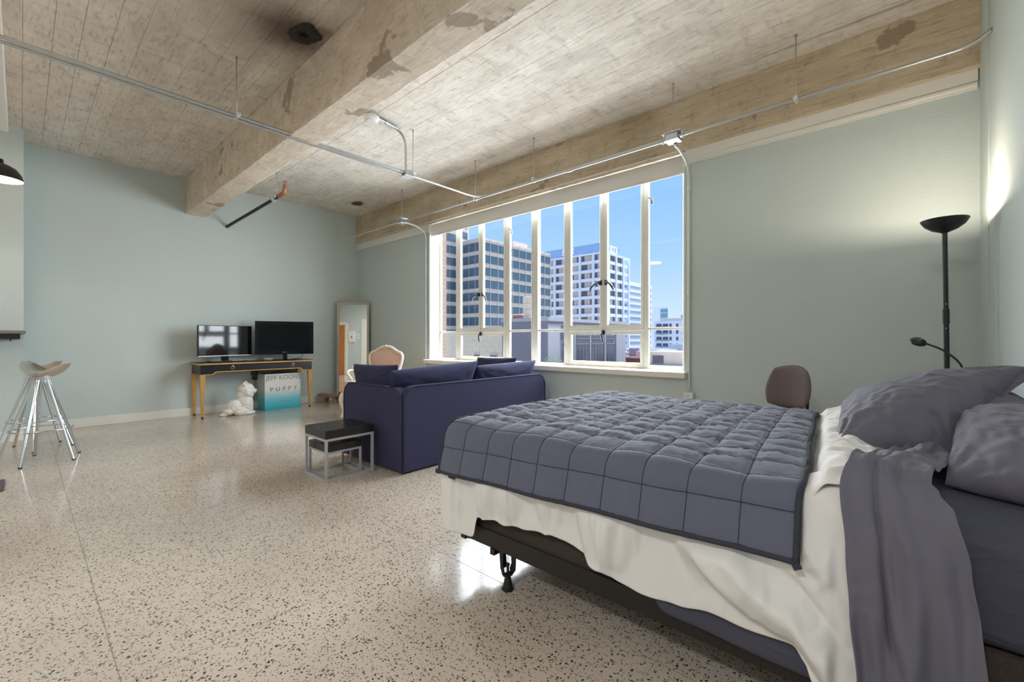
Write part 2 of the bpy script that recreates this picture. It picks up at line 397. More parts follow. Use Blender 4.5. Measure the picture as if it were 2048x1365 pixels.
    for (sxx, syy, szz, rad, col, k) in (soot or []):
        vm = N(t, 'ShaderNodeVectorMath', operation='DISTANCE'); K(tx.outputs['Object'], vm.inputs[0]); vm.inputs[1].default_value = (sxx, syy, szz)
        nn = N(t, 'ShaderNodeMath', operation='MULTIPLY_ADD'); K(n2.outputs[0], nn.inputs[0]); nn.inputs[1].default_value = rad*.9; K(vm.outputs['Value'], nn.inputs[2])
        mr = N(t, 'ShaderNodeMapRange'); mr.interpolation_type = 'SMOOTHSTEP'; K(nn.outputs[0], mr.inputs[0]); mr.inputs[1].default_value = rad*1.55; mr.inputs[2].default_value = rad*.65; mr.inputs[3].default_value = 0; mr.inputs[4].default_value = 1
        over(mr.outputs[0], col, k)
    if board:
        sp_ = N(t, 'ShaderNodeSeparateXYZ'); K(tx.outputs['Object'], sp_.inputs[0])
        m1 = N(t, 'ShaderNodeMath', operation='DIVIDE'); K(sp_.outputs['Y'], m1.inputs[0]); m1.inputs[1].default_value = board
        fl_ = N(t, 'ShaderNodeMath', operation='FLOOR'); K(m1.outputs[0], fl_.inputs[0])
        m2_ = N(t, 'ShaderNodeMath', operation='DIVIDE'); K(sp_.outputs['X'], m2_.inputs[0]); m2_.inputs[1].default_value = 2.44
        fx_ = N(t, 'ShaderNodeMath', operation='FLOOR'); K(m2_.outputs[0], fx_.inputs[0])
        cb = N(t, 'ShaderNodeCombineXYZ'); K(fl_.outputs[0], cb.inputs[0]); K(fx_.outputs[0], cb.inputs[1])
        wn = N(t, 'ShaderNodeTexWhiteNoise', noise_dimensions='2D'); K(cb.outputs[0], wn.inputs['Vector'])
        over(wn.outputs['Value'], dark, .14)
    K(prev, b.inputs['Base Color']); b.inputs['Roughness'].default_value = .85; b.inputs['Specular IOR Level'].default_value = .25
    bp = N(t, 'ShaderNodeBump'); bp.inputs['Strength'].default_value = .35; bp.inputs['Distance'].default_value = .006
    K(n2.outputs[0], bp.inputs['Height']); K(bp.outputs[0], b.inputs['Normal'])
    return m
M_ceil = concrete('board_marked_concrete', (212, 203, 192), (236, 229, 219), (124, 110, 96),
                  board=.145, soot=[(-3.40, 1.28, 3.37, .62, (112, 98, 84), .55), (-3.36, 1.34, 3.37, .32, (74, 62, 52), .85), (-3.31, 1.40, 3.37, .11, (26, 21, 18), .95), (-3.18, 1.50, 3.37, .08, (120, 78, 40), .55),
                        (-6.79, 3.74, 3.37, .16, (130, 104, 78), .7), (-6.79, 3.74, 3.37, .07, (70, 48, 34), .9)])
M_beam = concrete('brown_beam_concrete', (202, 188, 170), (228, 215, 198), (132, 116, 98), patch=.7)

M_span = concrete('spandrel_concrete', (178, 162, 138), (212, 198, 174), (116, 98, 76), streak=(.38, 2.1, 2.1), patch=.75)

def glass_mat(name, tint, refl):
    m = bpy.data.materials.new(name); m.use_nodes = True; t = m.node_tree; t.nodes.clear(); K = t.links.new
    o = N(t, 'ShaderNodeOutputMaterial'); tr = N(t, 'ShaderNodeBsdfTransparent'); tr.inputs[0].default_value = (*tint, 1)
    gl = N(t, 'ShaderNodeBsdfGlossy'); gl.inputs['Roughness'].default_value = .02; gl.inputs['Color'].default_value = (.9, .95, 1, 1)
    fr = N(t, 'ShaderNodeFresnel'); fr.inputs[0].default_value = 1.35
    mu = N(t, 'ShaderNodeMath', operation='MULTIPLY'); mu.inputs[1].default_value = refl; K(fr.outputs[0], mu.inputs[0])
    ge = N(t, 'ShaderNodeNewGeometry'); inv = N(t, 'ShaderNodeMath', operation='SUBTRACT'); inv.inputs[0].default_value = 1; K(ge.outputs['Backfacing'], inv.inputs[1])
    mu2 = N(t, 'ShaderNodeMath', operation='MULTIPLY'); K(mu.outputs[0], mu2.inputs[0]); K(inv.outputs[0], mu2.inputs[1])
    ms = N(t, 'ShaderNodeMixShader'); K(mu2.outputs[0], ms.inputs[0]); K(tr.outputs[0], ms.inputs[1]); K(gl.outputs[0], ms.inputs[2]); K(ms.outputs[0], o.inputs[0])
    return m
M_glass = glass_mat('window_glass', (.985, .99, .99), .5)

# ------------------------------------------------------------------ the room
X0, X1, Y0, Y1, H = -7.58, .40, -8.0, 4.20, 3.37
OPX0, OPX1, SILL, HEAD, YF = -5.43, -1.53, .77, 2.88, 4.40

floor = MB().box((X0-.2, Y0-.2, -.2), (X1+.2, Y1+.3, 0)).build('floor', M_floor, kind='structure')
M_strip = mat('zinc_divider', (.27, .26, .24), rough=.45, metal=.1)
for yy in (.213, -1.01, 1.436, 2.66, -2.23):
    MB().box((X0, yy-.001, -.004), (X1, yy+.001, .0006)).build('divider_strip', M_strip, floor)
for xx in (-.62, -1.84, -3.06, -4.28, -5.50, -6.72):
    MB().box((xx-.0006, Y0, -.004), (xx+.0006, Y1, .0005)).build('divider_strip', M_strip, floor)

# ceiling slab with the relief of its form boards: shallow steps and joints along x, sheet seams across
bm = MB()
def slab_boards(y0, y1, zc, w, seed):
    rnd = random.Random(seed); y = y0
    while y < y1-1e-4:
        ww = min(w*(.92+.16*rnd.random()), y1-y); x = X0-.1-rnd.random()*2.0; g = .0012*rnd.random()+.0003
        dz = rnd.uniform(-.0012, .0012)
        bm.box((X0-.1, y+g, zc+dz), (X1+.1, y+ww-g, zc+.12))
        y += ww
slab_boards(Y0-.1, 1.55, H, .152, 1); slab_boards(1.81, Y1+.3, H, .138, 2)
bm.box((X0-.2, Y0-.2, H+.006), (X1+.2, Y1+.3, H+.25))
ceiling = bm.build('ceiling', M_ceil, kind='structure')
# large beam and spandrel beam; edges knocked about a little
def rough_beam(y0, y1, z0, name, seed):
    rnd = random.Random(seed); n = 130; P = []
    prof = [(y0, H+.02), (y0, z0+.30), (y0, z0+.012), (y0+.014, z0), ((y0+y1)/2, z0-.001), (y1-.014, z0), (y1, z0+.012), (y1, z0+.3), (y1, H+.02)]
    for i in range(n+1):
        x = X0-.02+(X1-X0+.04)*i/n; row = []
        for k, (y, z) in enumerate(prof):
            j = .006 if k in (2, 3, 5, 6) else .0025
            row.append((x, y+j*nz(x*9, k*3.1, seed)+.004*nz(x*1.1, k, seed+5), z+(j*.8*nz(x*11, k*2.7, seed+9) if 1 < k < 7 else 0)))
        P.append(row)
    return MB().grid(P).build(name, M_span if 'spandrel' in name else M_beam, ceiling)
bmn = rough_beam(1.55, 1.81, 2.875, 'beam', 3); bmn['label'] = 'large board-marked concrete beam'
bsp = rough_beam(4.15, 4.46, 2.882, 'spandrel_beam', 8); bsp['label'] = 'brown concrete beam above the window'
# pour joint lip along the foot of the spandrel beam, and formwork board steps on its face
pp = []
for k in range(90):
    x = X0+k*(X1-X0)/89
    if x > -1.5: continue
MB().tube([(X0+.02+(6.0)*k/80, 4.148, 2.886+.004*nz(k*.9, 0, 2)) for k in range(81)], .007, 5).build('mortar_lip', M_ceil, ceiling)
# spalled hollow with rust-stained broken edge, and the smaller one by the corner
def hollow(c, r, seed):
    rows = []
    for i in range(6):
        a = i/5; row = []
        for k in range(25):
            t = 2*PI*(k % 24)/24; rr = r*(1-a*.75)*(1+.38*nz(math.cos(t)*1.3, math.sin(t)*1.3, seed+a)+.08*nz(math.cos(t)*4, math.sin(t)*4, seed+a))
            row.append((c[0]+rr*math.cos(t)*1.25, c[1]+rr*math.sin(t), H-.009-.011*math.sin(a*PI)*(1 if i < 4 else 0)+.004*nz(k*.8, i, seed)))
        rows.append(row)
    return MB().grid(rows)
M_soot = mat('sooty_aggregate', (.030, .023, .017), rough=.95, var=.8, vscale=60, bump=1, bscale=90)
hollow((-3.31, 1.40), .10, 4).build('spalled_hollow', M_soot, ceiling, smooth=True)['label'] = 'black spalled hollow with rusty rim'
M_rusty = mat('rusty_aggregate', lin((112, 84, 60)), rough=.95, var=.7, vscale=50, bump=1, bscale=90)
hollow((-6.79, 3.74), .085, 9).build('spalled_hollow', M_rusty, ceiling, smooth=True)

# walls
MB().box((X0-.2, Y0, 0), (X0, Y1+.3, H)).build('wall_left', M_wall, kind='structure')
b = MB(); b.box((X0, Y1, 0), (OPX0, Y1+.25, HEAD)); b.box((OPX1, Y1, 0), (X1+.2, Y1+.25, HEAD)); b.box((OPX0, Y1, 0), (OPX1, Y1+.25, SILL-.045))
b.build('wall_back', M_wall, kind='structure')
MB().box((X1, Y0, 0), (X1+.2, Y1, H)).build('wall_right', M_wall, kind='structure')
MB().box((X0, Y0-.2, 0), (X1, Y0, H)).build('wall_front', M_wall, kind='structure')
MB().box((X0, -1.7, 0), (-7.08, .02, H)).build('wall_pier', M_wall, kind='structure')
MB().box((X1-.005, 3.81, 0), (X1, 4.15, H)).build('trim_1', M_wall, kind='structure')
# white bands under the spandrel beam
MB().box((X0, 4.175, 2.752), (OPX0-.03, Y1+.02, 2.882)).build('trim_2', M_white, kind='structure')
b = MB().box((OPX1+.02, 4.172, 2.79), (X1-.012, Y1+.02, 2.882)); b.box((OPX1+.02, 4.163, 2.765), (X1-.012, Y1+.02, 2.79), .004); b.box((OPX1+.02, 4.182, 2.752), (X1-.012, Y1+.02, 2.765))
b.build('trim_3', M_white, kind='structure')
MB().box((X0, .02, 0), (X0+.016, Y1, .115), .004).build('baseboard_left', M_white, kind='structure')
MB().box((X0+.016, Y1-.016, 0), (X1-.012, Y1, .115), .004).build('baseboard_back', M_white, kind='structure')
MB().box((-7.08, -1.7, 0), (-7.064, .02, .115), .004).build('baseboard_pier', M_white, kind='structure')

# ------------------------------------------------------------------ window
win = thing('window_1', loc=(-3.48, YF, SILL), kind='structure')
FD0, FD1 = YF-.014, YF+.024
def wbox(x0, x1, z0, z1, name, parent=win, y0=FD0, y1=FD1, m=M_winpaint, bev=.004): return MB().box((x0, y0, z0), (x1, y1, z1), bev).build(name, m, parent)
b = MB(); b.box((OPX0, FD0, SILL), (OPX0+.034, FD1, HEAD), .004); b.box((OPX1-.085, FD0, SILL), (OPX1, FD1, HEAD), .004)
b.box((OPX0+.034, FD0+.001, SILL), (OPX1-.085, FD1-.001, SILL+.03)); b.box((OPX0+.034, FD0+.001, HEAD-.04), (OPX1-.085, FD1-.001, HEAD)); b.build('frame', M_winpaint, win)
wbox(-3.553, -3.445, SILL, HEAD, 'mullion', y0=FD0-.012, y1=FD1+.012)
def pane(x0, x1, z0, z1, parent): return MB().box((x0, YF+.008, z0), (x1, YF+.012, z1)).build('pane', M_glass, parent)
ZB, ZT = SILL+.03, HEAD-.04
ZBAR = 1.205
M_mull0 = mat('dull_zinc', (.25, .25, .25), rough=.5)
def handle(x, z, sgn, parent, down=False):
    b = MB(); y = FD0-.008
    b.box((x-.018, y-.018, z-.028), (x+.018, y+.008, z+.028), .004)
    if down: p = [(x, y-.02, z), (x-.004*sgn, y-.045, z-.03), (x+.012, y-.05, z-.08), (x+.018, y-.045, z-.115)]
    else: p = [(x, y-.02, z), (x+.05*sgn, y-.045, z-.008), (x+.095*sgn, y-.05, z-.05), (x+.115*sgn, y-.045, z-.10)]
    b.tube(fillet(p, .03, 4), [.013]+[.012]*(len(fillet(p, .03, 4))-2)+[.006], 8)
    b.tube([(x-.02*sgn, y-.012, z+.012), (x+.028*sgn, y-.028, z+.014)], .007, 8)
    return b.build('latch_handle', M_black, parent, smooth=True)
def unit(a, p1, mt, p2, z_):
    """fixed light | pair of casements over a hopper | fixed light"""
    wbox(p1[0], p1[1], ZB, ZT, 'post'); wbox(p2[0], p2[1], ZB, ZT, 'post')
    wbox(a[0], p1[0], ZBAR-.014, ZBAR+.014, 'glazing_bar', bev=.003); wbox(p2[1], a[1], ZBAR-.014, ZBAR+.014, 'glazing_bar', bev=.003)
    wbox(p1[1], p2[0], ZBAR-.02, ZBAR+.016, 'transom', y0=FD0-.012)
    for x0, x1 in ((a[0], p1[0]), (p2[1], a[1])):
        pane(x0, x1, ZB, ZBAR-.014, win); pane(x0, x1, ZBAR+.014, ZT, win)
    for (x0, x1, sg) in ((p1[1], mt, -1), (mt, p2[0], 1)):
        f = .026; g = .048 if True else f
        s = MB(); y0, y1 = FD0-.010, FD1-.008
        xl, xr = (f, g) if sg < 0 else (g, f)
        s.box((x0+.002, y0, ZBAR+.018), (x0+xl, y1, ZT), .003); s.box((x1-xr, y0, ZBAR+.018), (x1-.002, y1, ZT), .003)
        s.box((x0+xl, y0+.001, ZBAR+.018), (x1-xr, y1-.001, ZBAR+.052)); s.box((x0+xl, y0+.001, ZT-.03), (x1-xr, y1-.001, ZT))
        so = s.build('casement_sash', M_winpaint, win)
        pane(x0+xl, x1-xr, ZBAR+.052, ZT-.03, so)
        handle(mt+sg*.036, 1.735, sg, so)
        hx = p1[0] if sg < 0 else p2[1]
        h = MB().tube([(hx+.02*(1 if sg > 0 else -1)*0+(.01 if sg > 0 else .02), FD0-.01, 2.58), (hx+(.045 if sg > 0 else .05), FD0-.02, 2.56), (hx+(.05 if sg > 0 else .055), FD0-.02, 2.50)], .010, 8)
        if sg > 0: h.build('hinge_arm', M_mull0, so, smooth=True)
    s = MB(); y0 = FD0-.010; x0, x1 = p1[1], p2[0]; f = .034
    s.box((x0+.004, y0, ZB), (x0+f, FD1-.006, ZBAR-.024), .003); s.box((x1-f, y0, ZB), (x1-.004, FD1-.006, ZBAR-.024), .003)
    s.box((x0+f, y0+.001, ZB), (x1-f, FD1-.007, ZB+.04)); s.box((x0+f, y0+.001, ZBAR-.056), (x1-f, FD1-.007, ZBAR-.024))
    so = s.build('hopper_sash', M_winpaint, win); pane(x0+f, x1-f, ZB+.04, ZBAR-.056, so)
    handle((p1[1]+p2[0])/2, ZBAR-.035, 1, so, True)
unit((OPX0+.034, -3.553), (-5.036, -4.945), -4.484, (-4.016, -3.934), 0)
unit((-3.445, OPX1-.085), (-3.051, -2.970), -2.502, (-2.029, -1.973), 0)
MB().box((OPX0-.06, 4.115, SILL-.045), (OPX1+.03, FD0+.02, SILL+.012), .006).build('windowsill', M_white, win)
b = MB().box((OPX0-.004, Y1-.002, SILL), (OPX0+.006, FD0, HEAD)); b.box((OPX1-.006, Y1-.002, SILL), (OPX1+.004, FD0, HEAD)); b.build('reveal_lining', M_white, win)
# roller blind, rolled almost up
bl = thing('roller_blind', 'off-white roller blind pulled almost fully up along the window head', 'blind', (-3.48, 4.25, 2.69))
MB().box((OPX0+.01, 4.232, 2.70), (OPX1-.01, 4.240, 2.872)).build('fabric', M_blind, bl)
MB().tube([(OPX0+.01, 4.236, 2.697), (OPX1-.01, 4.236, 2.697)], .011, 10).build('bottom_rail', M_blind, bl, smooth=True)
for x in (OPX0-.005, OPX1+.005):
    MB().box((x-.014, 4.176, 2.745), (x+.014, 4.24, 2.876), .004).build('bracket', M_white, bl)

# ------------------------------------------------------------------ conduits, boxes, hangers
ZC = 2.885; R_ = .0117
def conduit(path, label, r=R_, m=M_galv, fr=.14, name='electrical_conduit', group=None, couplings=()):
    t = thing(name, label, 'conduit', tuple(path[0]), group=group)
    MB().tube(fillet(path, fr, 8), r, 10).build('pipe', m, t, smooth=True, angle=50)
    for a, b_ in couplings: MB().tube([a, b_], r*1.45, 10).build('coupling', m, t, smooth=True, angle=40)
    return t
conduit([(-3.965, -3.0, ZC), (-3.965, 2.70, ZC)], 'upper pipe of the twin galvanized conduits crossing under the large beam', couplings=[((-3.965, -.6, ZC), (-3.965, -.53, ZC))])
conduit([(-4.003, -3.0, ZC-.012), (-4.003, 2.70, ZC-.012)], 'lower pipe of the twin galvanized conduits crossing under the large beam')
conduit([(-3.985, 2.86, ZC), (-3.985, 3.86, ZC), (-1.60, 3.86, ZC+.015)], 'galvanized conduit curving from the middle junction box towards the window run', fr=.22, couplings=[((-2.42, 3.86, ZC+.0105), (-2.35, 3.86, ZC+.0105))])
conduit([(-5.56, 3.835, ZC-.012), (-1.60, 3.835, ZC-.012)], 'straight galvanized conduit in front of the window between two junction boxes', couplings=[((-2.62, 3.835, ZC-.012), (-2.55, 3.835, ZC-.012))])
conduit([(-1.40, 3.84, ZC), (.33, 3.84, ZC), (.40, 3.69, ZC-.01)], 'galvanized conduit running from the right junction box into the right wall', fr=.10, couplings=[((-.40, 3.84, ZC), (-.33, 3.84, ZC))])
conduit([(-5.73, 3.84, ZC), (X0, 3.82, ZC-.03)], 'thin conduit from the left junction box to the left wall', r=.008, m=M_cpaint)
conduit([(X0+.012, 3.83, ZC-.02), (X0+.012, 3.715, 3.37)], 'thin painted conduit rising up the left wall near the corner', r=.008, m=M_cpaint)
conduit([(-4.0, 2.77, ZC+.03), (-4.0, 2.77, 3.335), (-3.945, 2.40, 3.335)], 'conduit rising from the middle junction box to the smoke detector, front one of two', fr=.17, couplings=[((-3.965, 2.53, 3.335), (-3.958, 2.49, 3.335))])
conduit([(-4.03, 2.79, ZC+.03), (-4.03, 2.79, 3.345), (-3.985, 2.40, 3.345)], 'conduit rising from the middle junction box to the smoke detector, rear one of two', fr=.17)
conduit([(-1.50, 3.89, ZC-.045), (-1.492, 4.0, ZC-.07), (-1.480, 4.178, ZC-.16), (-1.478, 4.178, .62)], 'painted conduit dropping right of the window to the wall outlet', m=M_cpaint, fr=.12,
        couplings=[((-1.478, 4.178, 2.50), (-1.478, 4.178, 2.53)), ((-1.478, 4.178, 1.52), (-1.478, 4.178, 1.55))])
conduit([(-5.60, 3.88, ZC-.02), (-5.545, 4.02, ZC-.045), (-5.497, 4.178, ZC-.14), (-5.497, 4.178, .30)], 'painted conduit dropping left of the window', m=M_cpaint, fr=.12,
        couplings=[((-5.497, 4.178, 2.42), (-5.497, 4.178, 2.45)), ((-5.497, 4.178, .98), (-5.497, 4.178, 1.01))])
def jbox(c, label, plate=True, conns=()):
    t = thing('junction_box', label, 'junction box', c)
    x, y, z = c
    MB().box((x-.055, y-.05, z-.028), (x+.055, y+.05, z+.028), .004).build('box', M_galv, t)
    b = MB().box((x-.06, y-.055, z-.034), (x+.06, y+.055, z-.028), .002)
    for dx in (-.045, .045): b.tube([(x+dx, y-.035, z-.034), (x+dx, y-.035, z-.038)], .005, 8)
    b.build('cover', M_galvp, t)
    if plate: MB().box((x-.085, y-.062, z+.028), (x+.085, y+.062, z+.036), .003).build('mounting_plate', M_galvp, t)
    for p, d in conns:
        p = Vector(p); d = Vector(d)
        MB().tube([p, p+d*.022], .019, 6).tube([p+d*.022, p+d*.05], .0155, 10).tube([p+d*.035+Vector((0, 0, -.024)), p+d*.035+Vector((0, 0, .02))], .004, 6).build('connector', M_galv, t)
    return t
jbox((-3.985, 2.775, ZC), 'junction box in mid-room where the twin conduits end', False,
     [((-3.965, 2.725, ZC), (0, -1, 0)), ((-4.003, 2.725, ZC-.012), (0, -1, 0)), ((-3.985, 2.825, ZC), (0, 1, 0))])
jbox((-5.645, 3.84, ZC), 'junction box hanging left of the window', True, [((-5.59, 3.835, ZC-.012), (1, 0, 0)), ((-5.70, 3.84, ZC), (-1, 0, 0)), ((-5.615, 3.885, ZC-.015), (.3, .95, -.1))])
jbox((-1.50, 3.845, ZC), 'junction box hanging at the right end of the window', True, [((-1.555, 3.86, ZC+.015), (-1, 0, 0)), ((-1.555, 3.835, ZC-.012), (-1, 0, 0)), ((-1.445, 3.84, ZC), (1, 0, 0)), ((-1.50, 3.89, ZC-.03), (0, .9, -.4))])
def hanger(x, y, z0, label, strut=None):
    t = thing('conduit_hanger', label, 'hanger', (x, y, H), group='threaded rod hangers under the ceiling')
    MB().tube([(x, y, z0), (x, y, H)], .0042, 6).build('rod', M_rod, t, smooth=True)
    MB().tube([(x, y, H-.012), (x, y, H)], .011, 6).build('anchor_nut', M_rod, t)
    b = MB(); dx, dy = (.05, 0) if strut == 'x' else (0, .034)
    b.box((x-max(.014, dx), y-max(.014, dy), z0-.020), (x+max(.016, dx), y+max(.016, dy), z0+.006), .003)
    for s in (-1, 1): b.tube([(x+s*dx*.7, y+s*dy*.7, z0-.034), (x+s*dx*.7, y+s*dy*.7, z0+.016)], .006, 6)
    b.build('clamp', M_galvp, t)
for x, y, z0, lb, st in ((-3.984, 1.151, ZC+.014, 'hanger rod holding the twin conduits left of the large beam', 'x'), (-3.95, 2.83, ZC+.03, 'hanger rod above the mid-room junction box', None),
                     (-5.645, 3.84, ZC+.05, 'hanger rod above the junction box left of the window', None), (-4.04, 3.845, ZC+.01, 'hanger rod beside the curve of the conduit', None),
                     (-3.084, 3.845, ZC+.02, 'hanger rod in front of the window middle', None), (-1.50, 3.845, ZC+.05, 'hanger rod above the right junction box', None),
                     (-.576, 3.84, ZC+.012, 'hanger rod nearest the right wall', None)):
    hanger(x, y, z0, lb, st)

# smoke detector
t = thing('smoke_detector', 'round white smoke detector on the ceiling beside the large beam', 'smoke detector', (-3.96, 2.335, H))
MB().tube([(-3.96, 2.335, H), (-3.96, 2.335, 3.325)], .055, 12).build('mounting_box', M_galv, t)
MB().lathe([(0, -.042), (.045, -.042), (.05, -.036), (.072, -.030), (.078, -.012), (.078, 0), (0, 0)], (-3.96, 2.335, 3.325), 28).build('cover', M_plastic, t, smooth=True, angle=40)
# sprinkler branch
t = thing('sprinkler_pipe', 'black sprinkler pipe with a copper elbow sloping to the left wall', 'pipe', (-6.2, 2.37, 3.06))
MB().tube([(X0, 2.06, 2.79), (-6.27, 2.335, 3.045)], .021, 12).build('pipe', M_iron, t, smooth=True, angle=40)
MB().tube(fillet([(-6.31, 2.327, 3.037), (-6.17, 2.352, 3.07), (-6.165, 2.353, 3.16)], .06, 6), [.027]*6+[.025]*3, 12).build('elbow', M_copper, t, smooth=True)
MB().lathe([(0, 0), (.014, 0), (.014, .02), (.006, .025), (.006, .05), (.024, .052), (.024, .057), (0, .057)], (-6.165, 2.353, 3.155), 12).build('sprinkler_head', M_copper, t, smooth=True, angle=40)
MB().tube([(-6.44, 2.30, 3.008), (-6.39, 2.31, 3.020)], .027, 12).build('clamp_ring', M_galvp, t, smooth=True, angle=40)
hanger(-6.345, 2.315, 3.045, 'hanger rod carrying the black sprinkler pipe')
# ------------------------------------------------------------------ left edge: shelf, pendant, hanging frame, mat
t = thing('bar_shelf', 'grey stone bar shelf with a black underside fixed to the wall pier', 'shelf', (-6.9, -.4, 1.15))
MB().box((-7.08, -1.4, 1.150), (-6.72, .035, 1.185), .012, 3).build('top', M_stone, t)
MB().box((-7.08, -1.4, 1.095), (-6.78, -.005, 1.148)).build('support', M_black, t)
MB().tube([(-6.85, -.07, 1.095), (-6.85, -.07, 1.075)], .006, 8).build('bolt', M_black, t)
t = thing('pendant_lamp', 'black dome pendant lamp with a lit white inside', 'lamp', (-6.0, -.13, 2.52))
MB().lathe([(.152, 0), (.150, .012), (.138, .055), (.105, .105), (.055, .135), (.03, .142), (.026, .18), (0, .18)], (-6.0, -.13, 2.525), 32).build('shade', M_black, t, smooth=True)
MB().lathe([(.149, .001), (.135, .052), (.103, .100), (.05, .13), (0, .135)], (-6.0, -.13, 2.525), 32).build('shade_inside', M_lampin, t, smooth=True)
MB().tube([(-6.0, -.13, 2.70), (-6.0, -.13, H)], .004, 6).build('cord', M_black, t)
ld = bpy.data.lights.new('pendant_bulb', 'SPOT'); ld.energy = PEND_W; ld.spot_size = 2.4; ld.color = (1, .82, .62); ld.shadow_soft_size = .04
lo = bpy.data.objects.new('pendant_bulb', ld); C.objects.link(lo); lo.parent = t; lo.location = (0, 0, .06)
t = thing('hanging_frame', 'white rectangular frame hanging under the ceiling at the room edge', 'frame', (-5.2, -.9, 3.22))
b = MB().box((-6.74, -.165, 3.19), (-3.2, -.085, 3.30), .004); b.box((-6.74, -1.7, 3.19), (-6.66, -.165, 3.30), .004); b.box((-3.28, -1.7, 3.19), (-3.2, -.165, 3.30), .004); b.box((-6.74, -1.78, 3.19), (-3.2, -1.7, 3.30), .004)
b.build('frame', M_white, t)
for x in (-6.7, -3.24):
    for y in (-.125, -1.74): MB().tube([(x, y, 3.30), (x, y, H)], .004, 6).build('hanging_rod', M_rod, t)
for x in (-6.2, -5.0, -3.8): MB().box((x-.3, -.62, 3.22), (x+.3, -.50, 3.26), .004).build('lamp_tube', M_amber, t)
t = thing('ceiling_lamp', 'small amber glass ceiling lamp above the frame corner', 'lamp', (-2.96, .27, H))
MB().lathe([(0, -.14), (.03, -.135), (.055, -.10), (.06, -.05), (.05, -.02), (0, -.02)], (-2.99, .235, H), 20).build('amber_globe', M_amber, t, smooth=True)
MB().lathe([(0, -.02), (.065, -.02), (.065, 0), (0, 0)], (-2.99, .235, H), 20).build('base', M_brass, t)
tag(MB().box((-5.19, -1.0, 0), (-4.83, -.08, .012), .004).build('floor_mat', M_mat), 'dark grey rubber mat lying on the terrazzo at the room edge', 'mat')
# unseen fill lamps, added behind the camera to brighten the room
for i, (x, y) in enumerate(((-.35, -1.9), (-5.2, -3.1), (-1.7, -4.6), (-4.6, -6.2))):
    t = thing('added_fill_lamp', 'added round white fill lamp '+('nearest the bed', 'nearest the bar shelf', 'in the middle of the right wall side', 'deepest in the kitchen side')[i]+', behind the viewpoint', 'lamp', (x, y, H-.004), group='added fill lamps behind the camera')
    MB().lathe([(0, -.10), (.22, -.10), (.24, -.08), (.24, 0), (0, 0)], (x, y, H-.004), 32).build('housing', M_white, t, smooth=True, angle=40)
    MB().lathe([(0, -.104), (.21, -.104), (.21, -.10), (0, -.10)], (x, y, H-.004), 32).build('diffuser', M_diff, t)
    ld = bpy.data.lights.new('added_fill_light', 'AREA'); ld.shape = 'DISK'; ld.size = .42; ld.energy = FILL_LAMP_W*(1.5, .9, .9, .9)[i]; ld.color = (1.0, .985, .975)
    lo = bpy.data.objects.new('added_fill_light', ld); C.objects.link(lo); lo.parent = t; lo.location = (0, 0, -.115)

# ------------------------------------------------------------------ soft goods
def pillow_bm(q, T, nu=44, nv=30, pinch=.07, seed=0, wr=.008, p=.42, flat=.55, radial=1.0):
    """an inflated cushion over the quad q (4 corners); T half thickness; the side facing down is flatter"""
    q = [Vector(a) for a in q]
    nrm = ((q[1]-q[0]).cross(q[3]-q[0])+(q[3]-q[2]).cross(q[1]-q[2])).normalized()
    bm = bmesh.new(); top = {}; bot = {}
    for i in range(nu+1):
        for j in range(nv+1):
            u = -math.cos(PI*i/nu)*.35+(2*i/nu-1)*.65; v = -math.cos(PI*j/nv)*.35+(2*j/nv-1)*.65
            uu = u*(1-pinch*(1-v*v)); vv = v*(1-pinch*(1-u*u)); a, b = (uu+1)/2, (vv+1)/2
            base = q[0]*(1-a)*(1-b)+q[1]*a*(1-b)+q[2]*a*b+q[3]*(1-a)*b
            f = (max(0, (1-u*u)*(1-v*v)))**p
            # creases running out of the corners and along the seams
            w = 0
            for (cu, cv) in ((-1, -1), (1, -1), (1, 1), (-1, 1)):
                du, dv = u-cu, v-cv; d = math.hypot(du, dv); ang = math.atan2(dv, du)
                w += radial*math.exp(-d*1.5)*math.sin(ang*13+seed+2*nz(d*3, cu+cv, seed))*min(1, d*2.5)
            w2 = nz(u*2.2+seed, v*2.2, seed)*1.2+nz(u*5+v*2, v*5, seed+3)*.7-abs(nz(u*3.5, v*6+seed, seed+6))*1.0
            h = T*f+wr*(w+w2)*min(1, f*1.6)
            edge = i in (0, nu) or j in (0, nv)
            top[i, j] = bm.verts.new(base+nrm*h)
            bot[i, j] = top[i, j] if edge else bm.verts.new(base-nrm*(T*f*flat))
    for i in range(nu):
        for j in range(nv):
            bm.faces.new((top[i, j], top[i+1, j], top[i+1, j+1], top[i, j+1]))
            k = (bot[i, j], bot[i, j+1], bot[i+1, j+1], bot[i+1, j])
            if len(set(k)) == 4:
                try: bm.faces.new(k)
                except ValueError: pass
    m = MB(); m.bm.free(); m.bm = bm
    return m

def add_mod(o, kind, **kw):
    md = o.modifiers.new(kind.lower(), kind)
    for a, b_ in kw.items(): setattr(md, a, b_)
    return md

def cloth(rows, name, m, parent=None, thick=.004, sub=1, **kw):
    o = MB().grid(rows).build(name, m, parent, smooth=True, **kw)
    if thick: add_mod(o, 'SOLIDIFY', thickness=thick, offset=0)
    if sub: add_mod(o, 'SUBSURF', levels=sub, render_levels=sub)
    return o

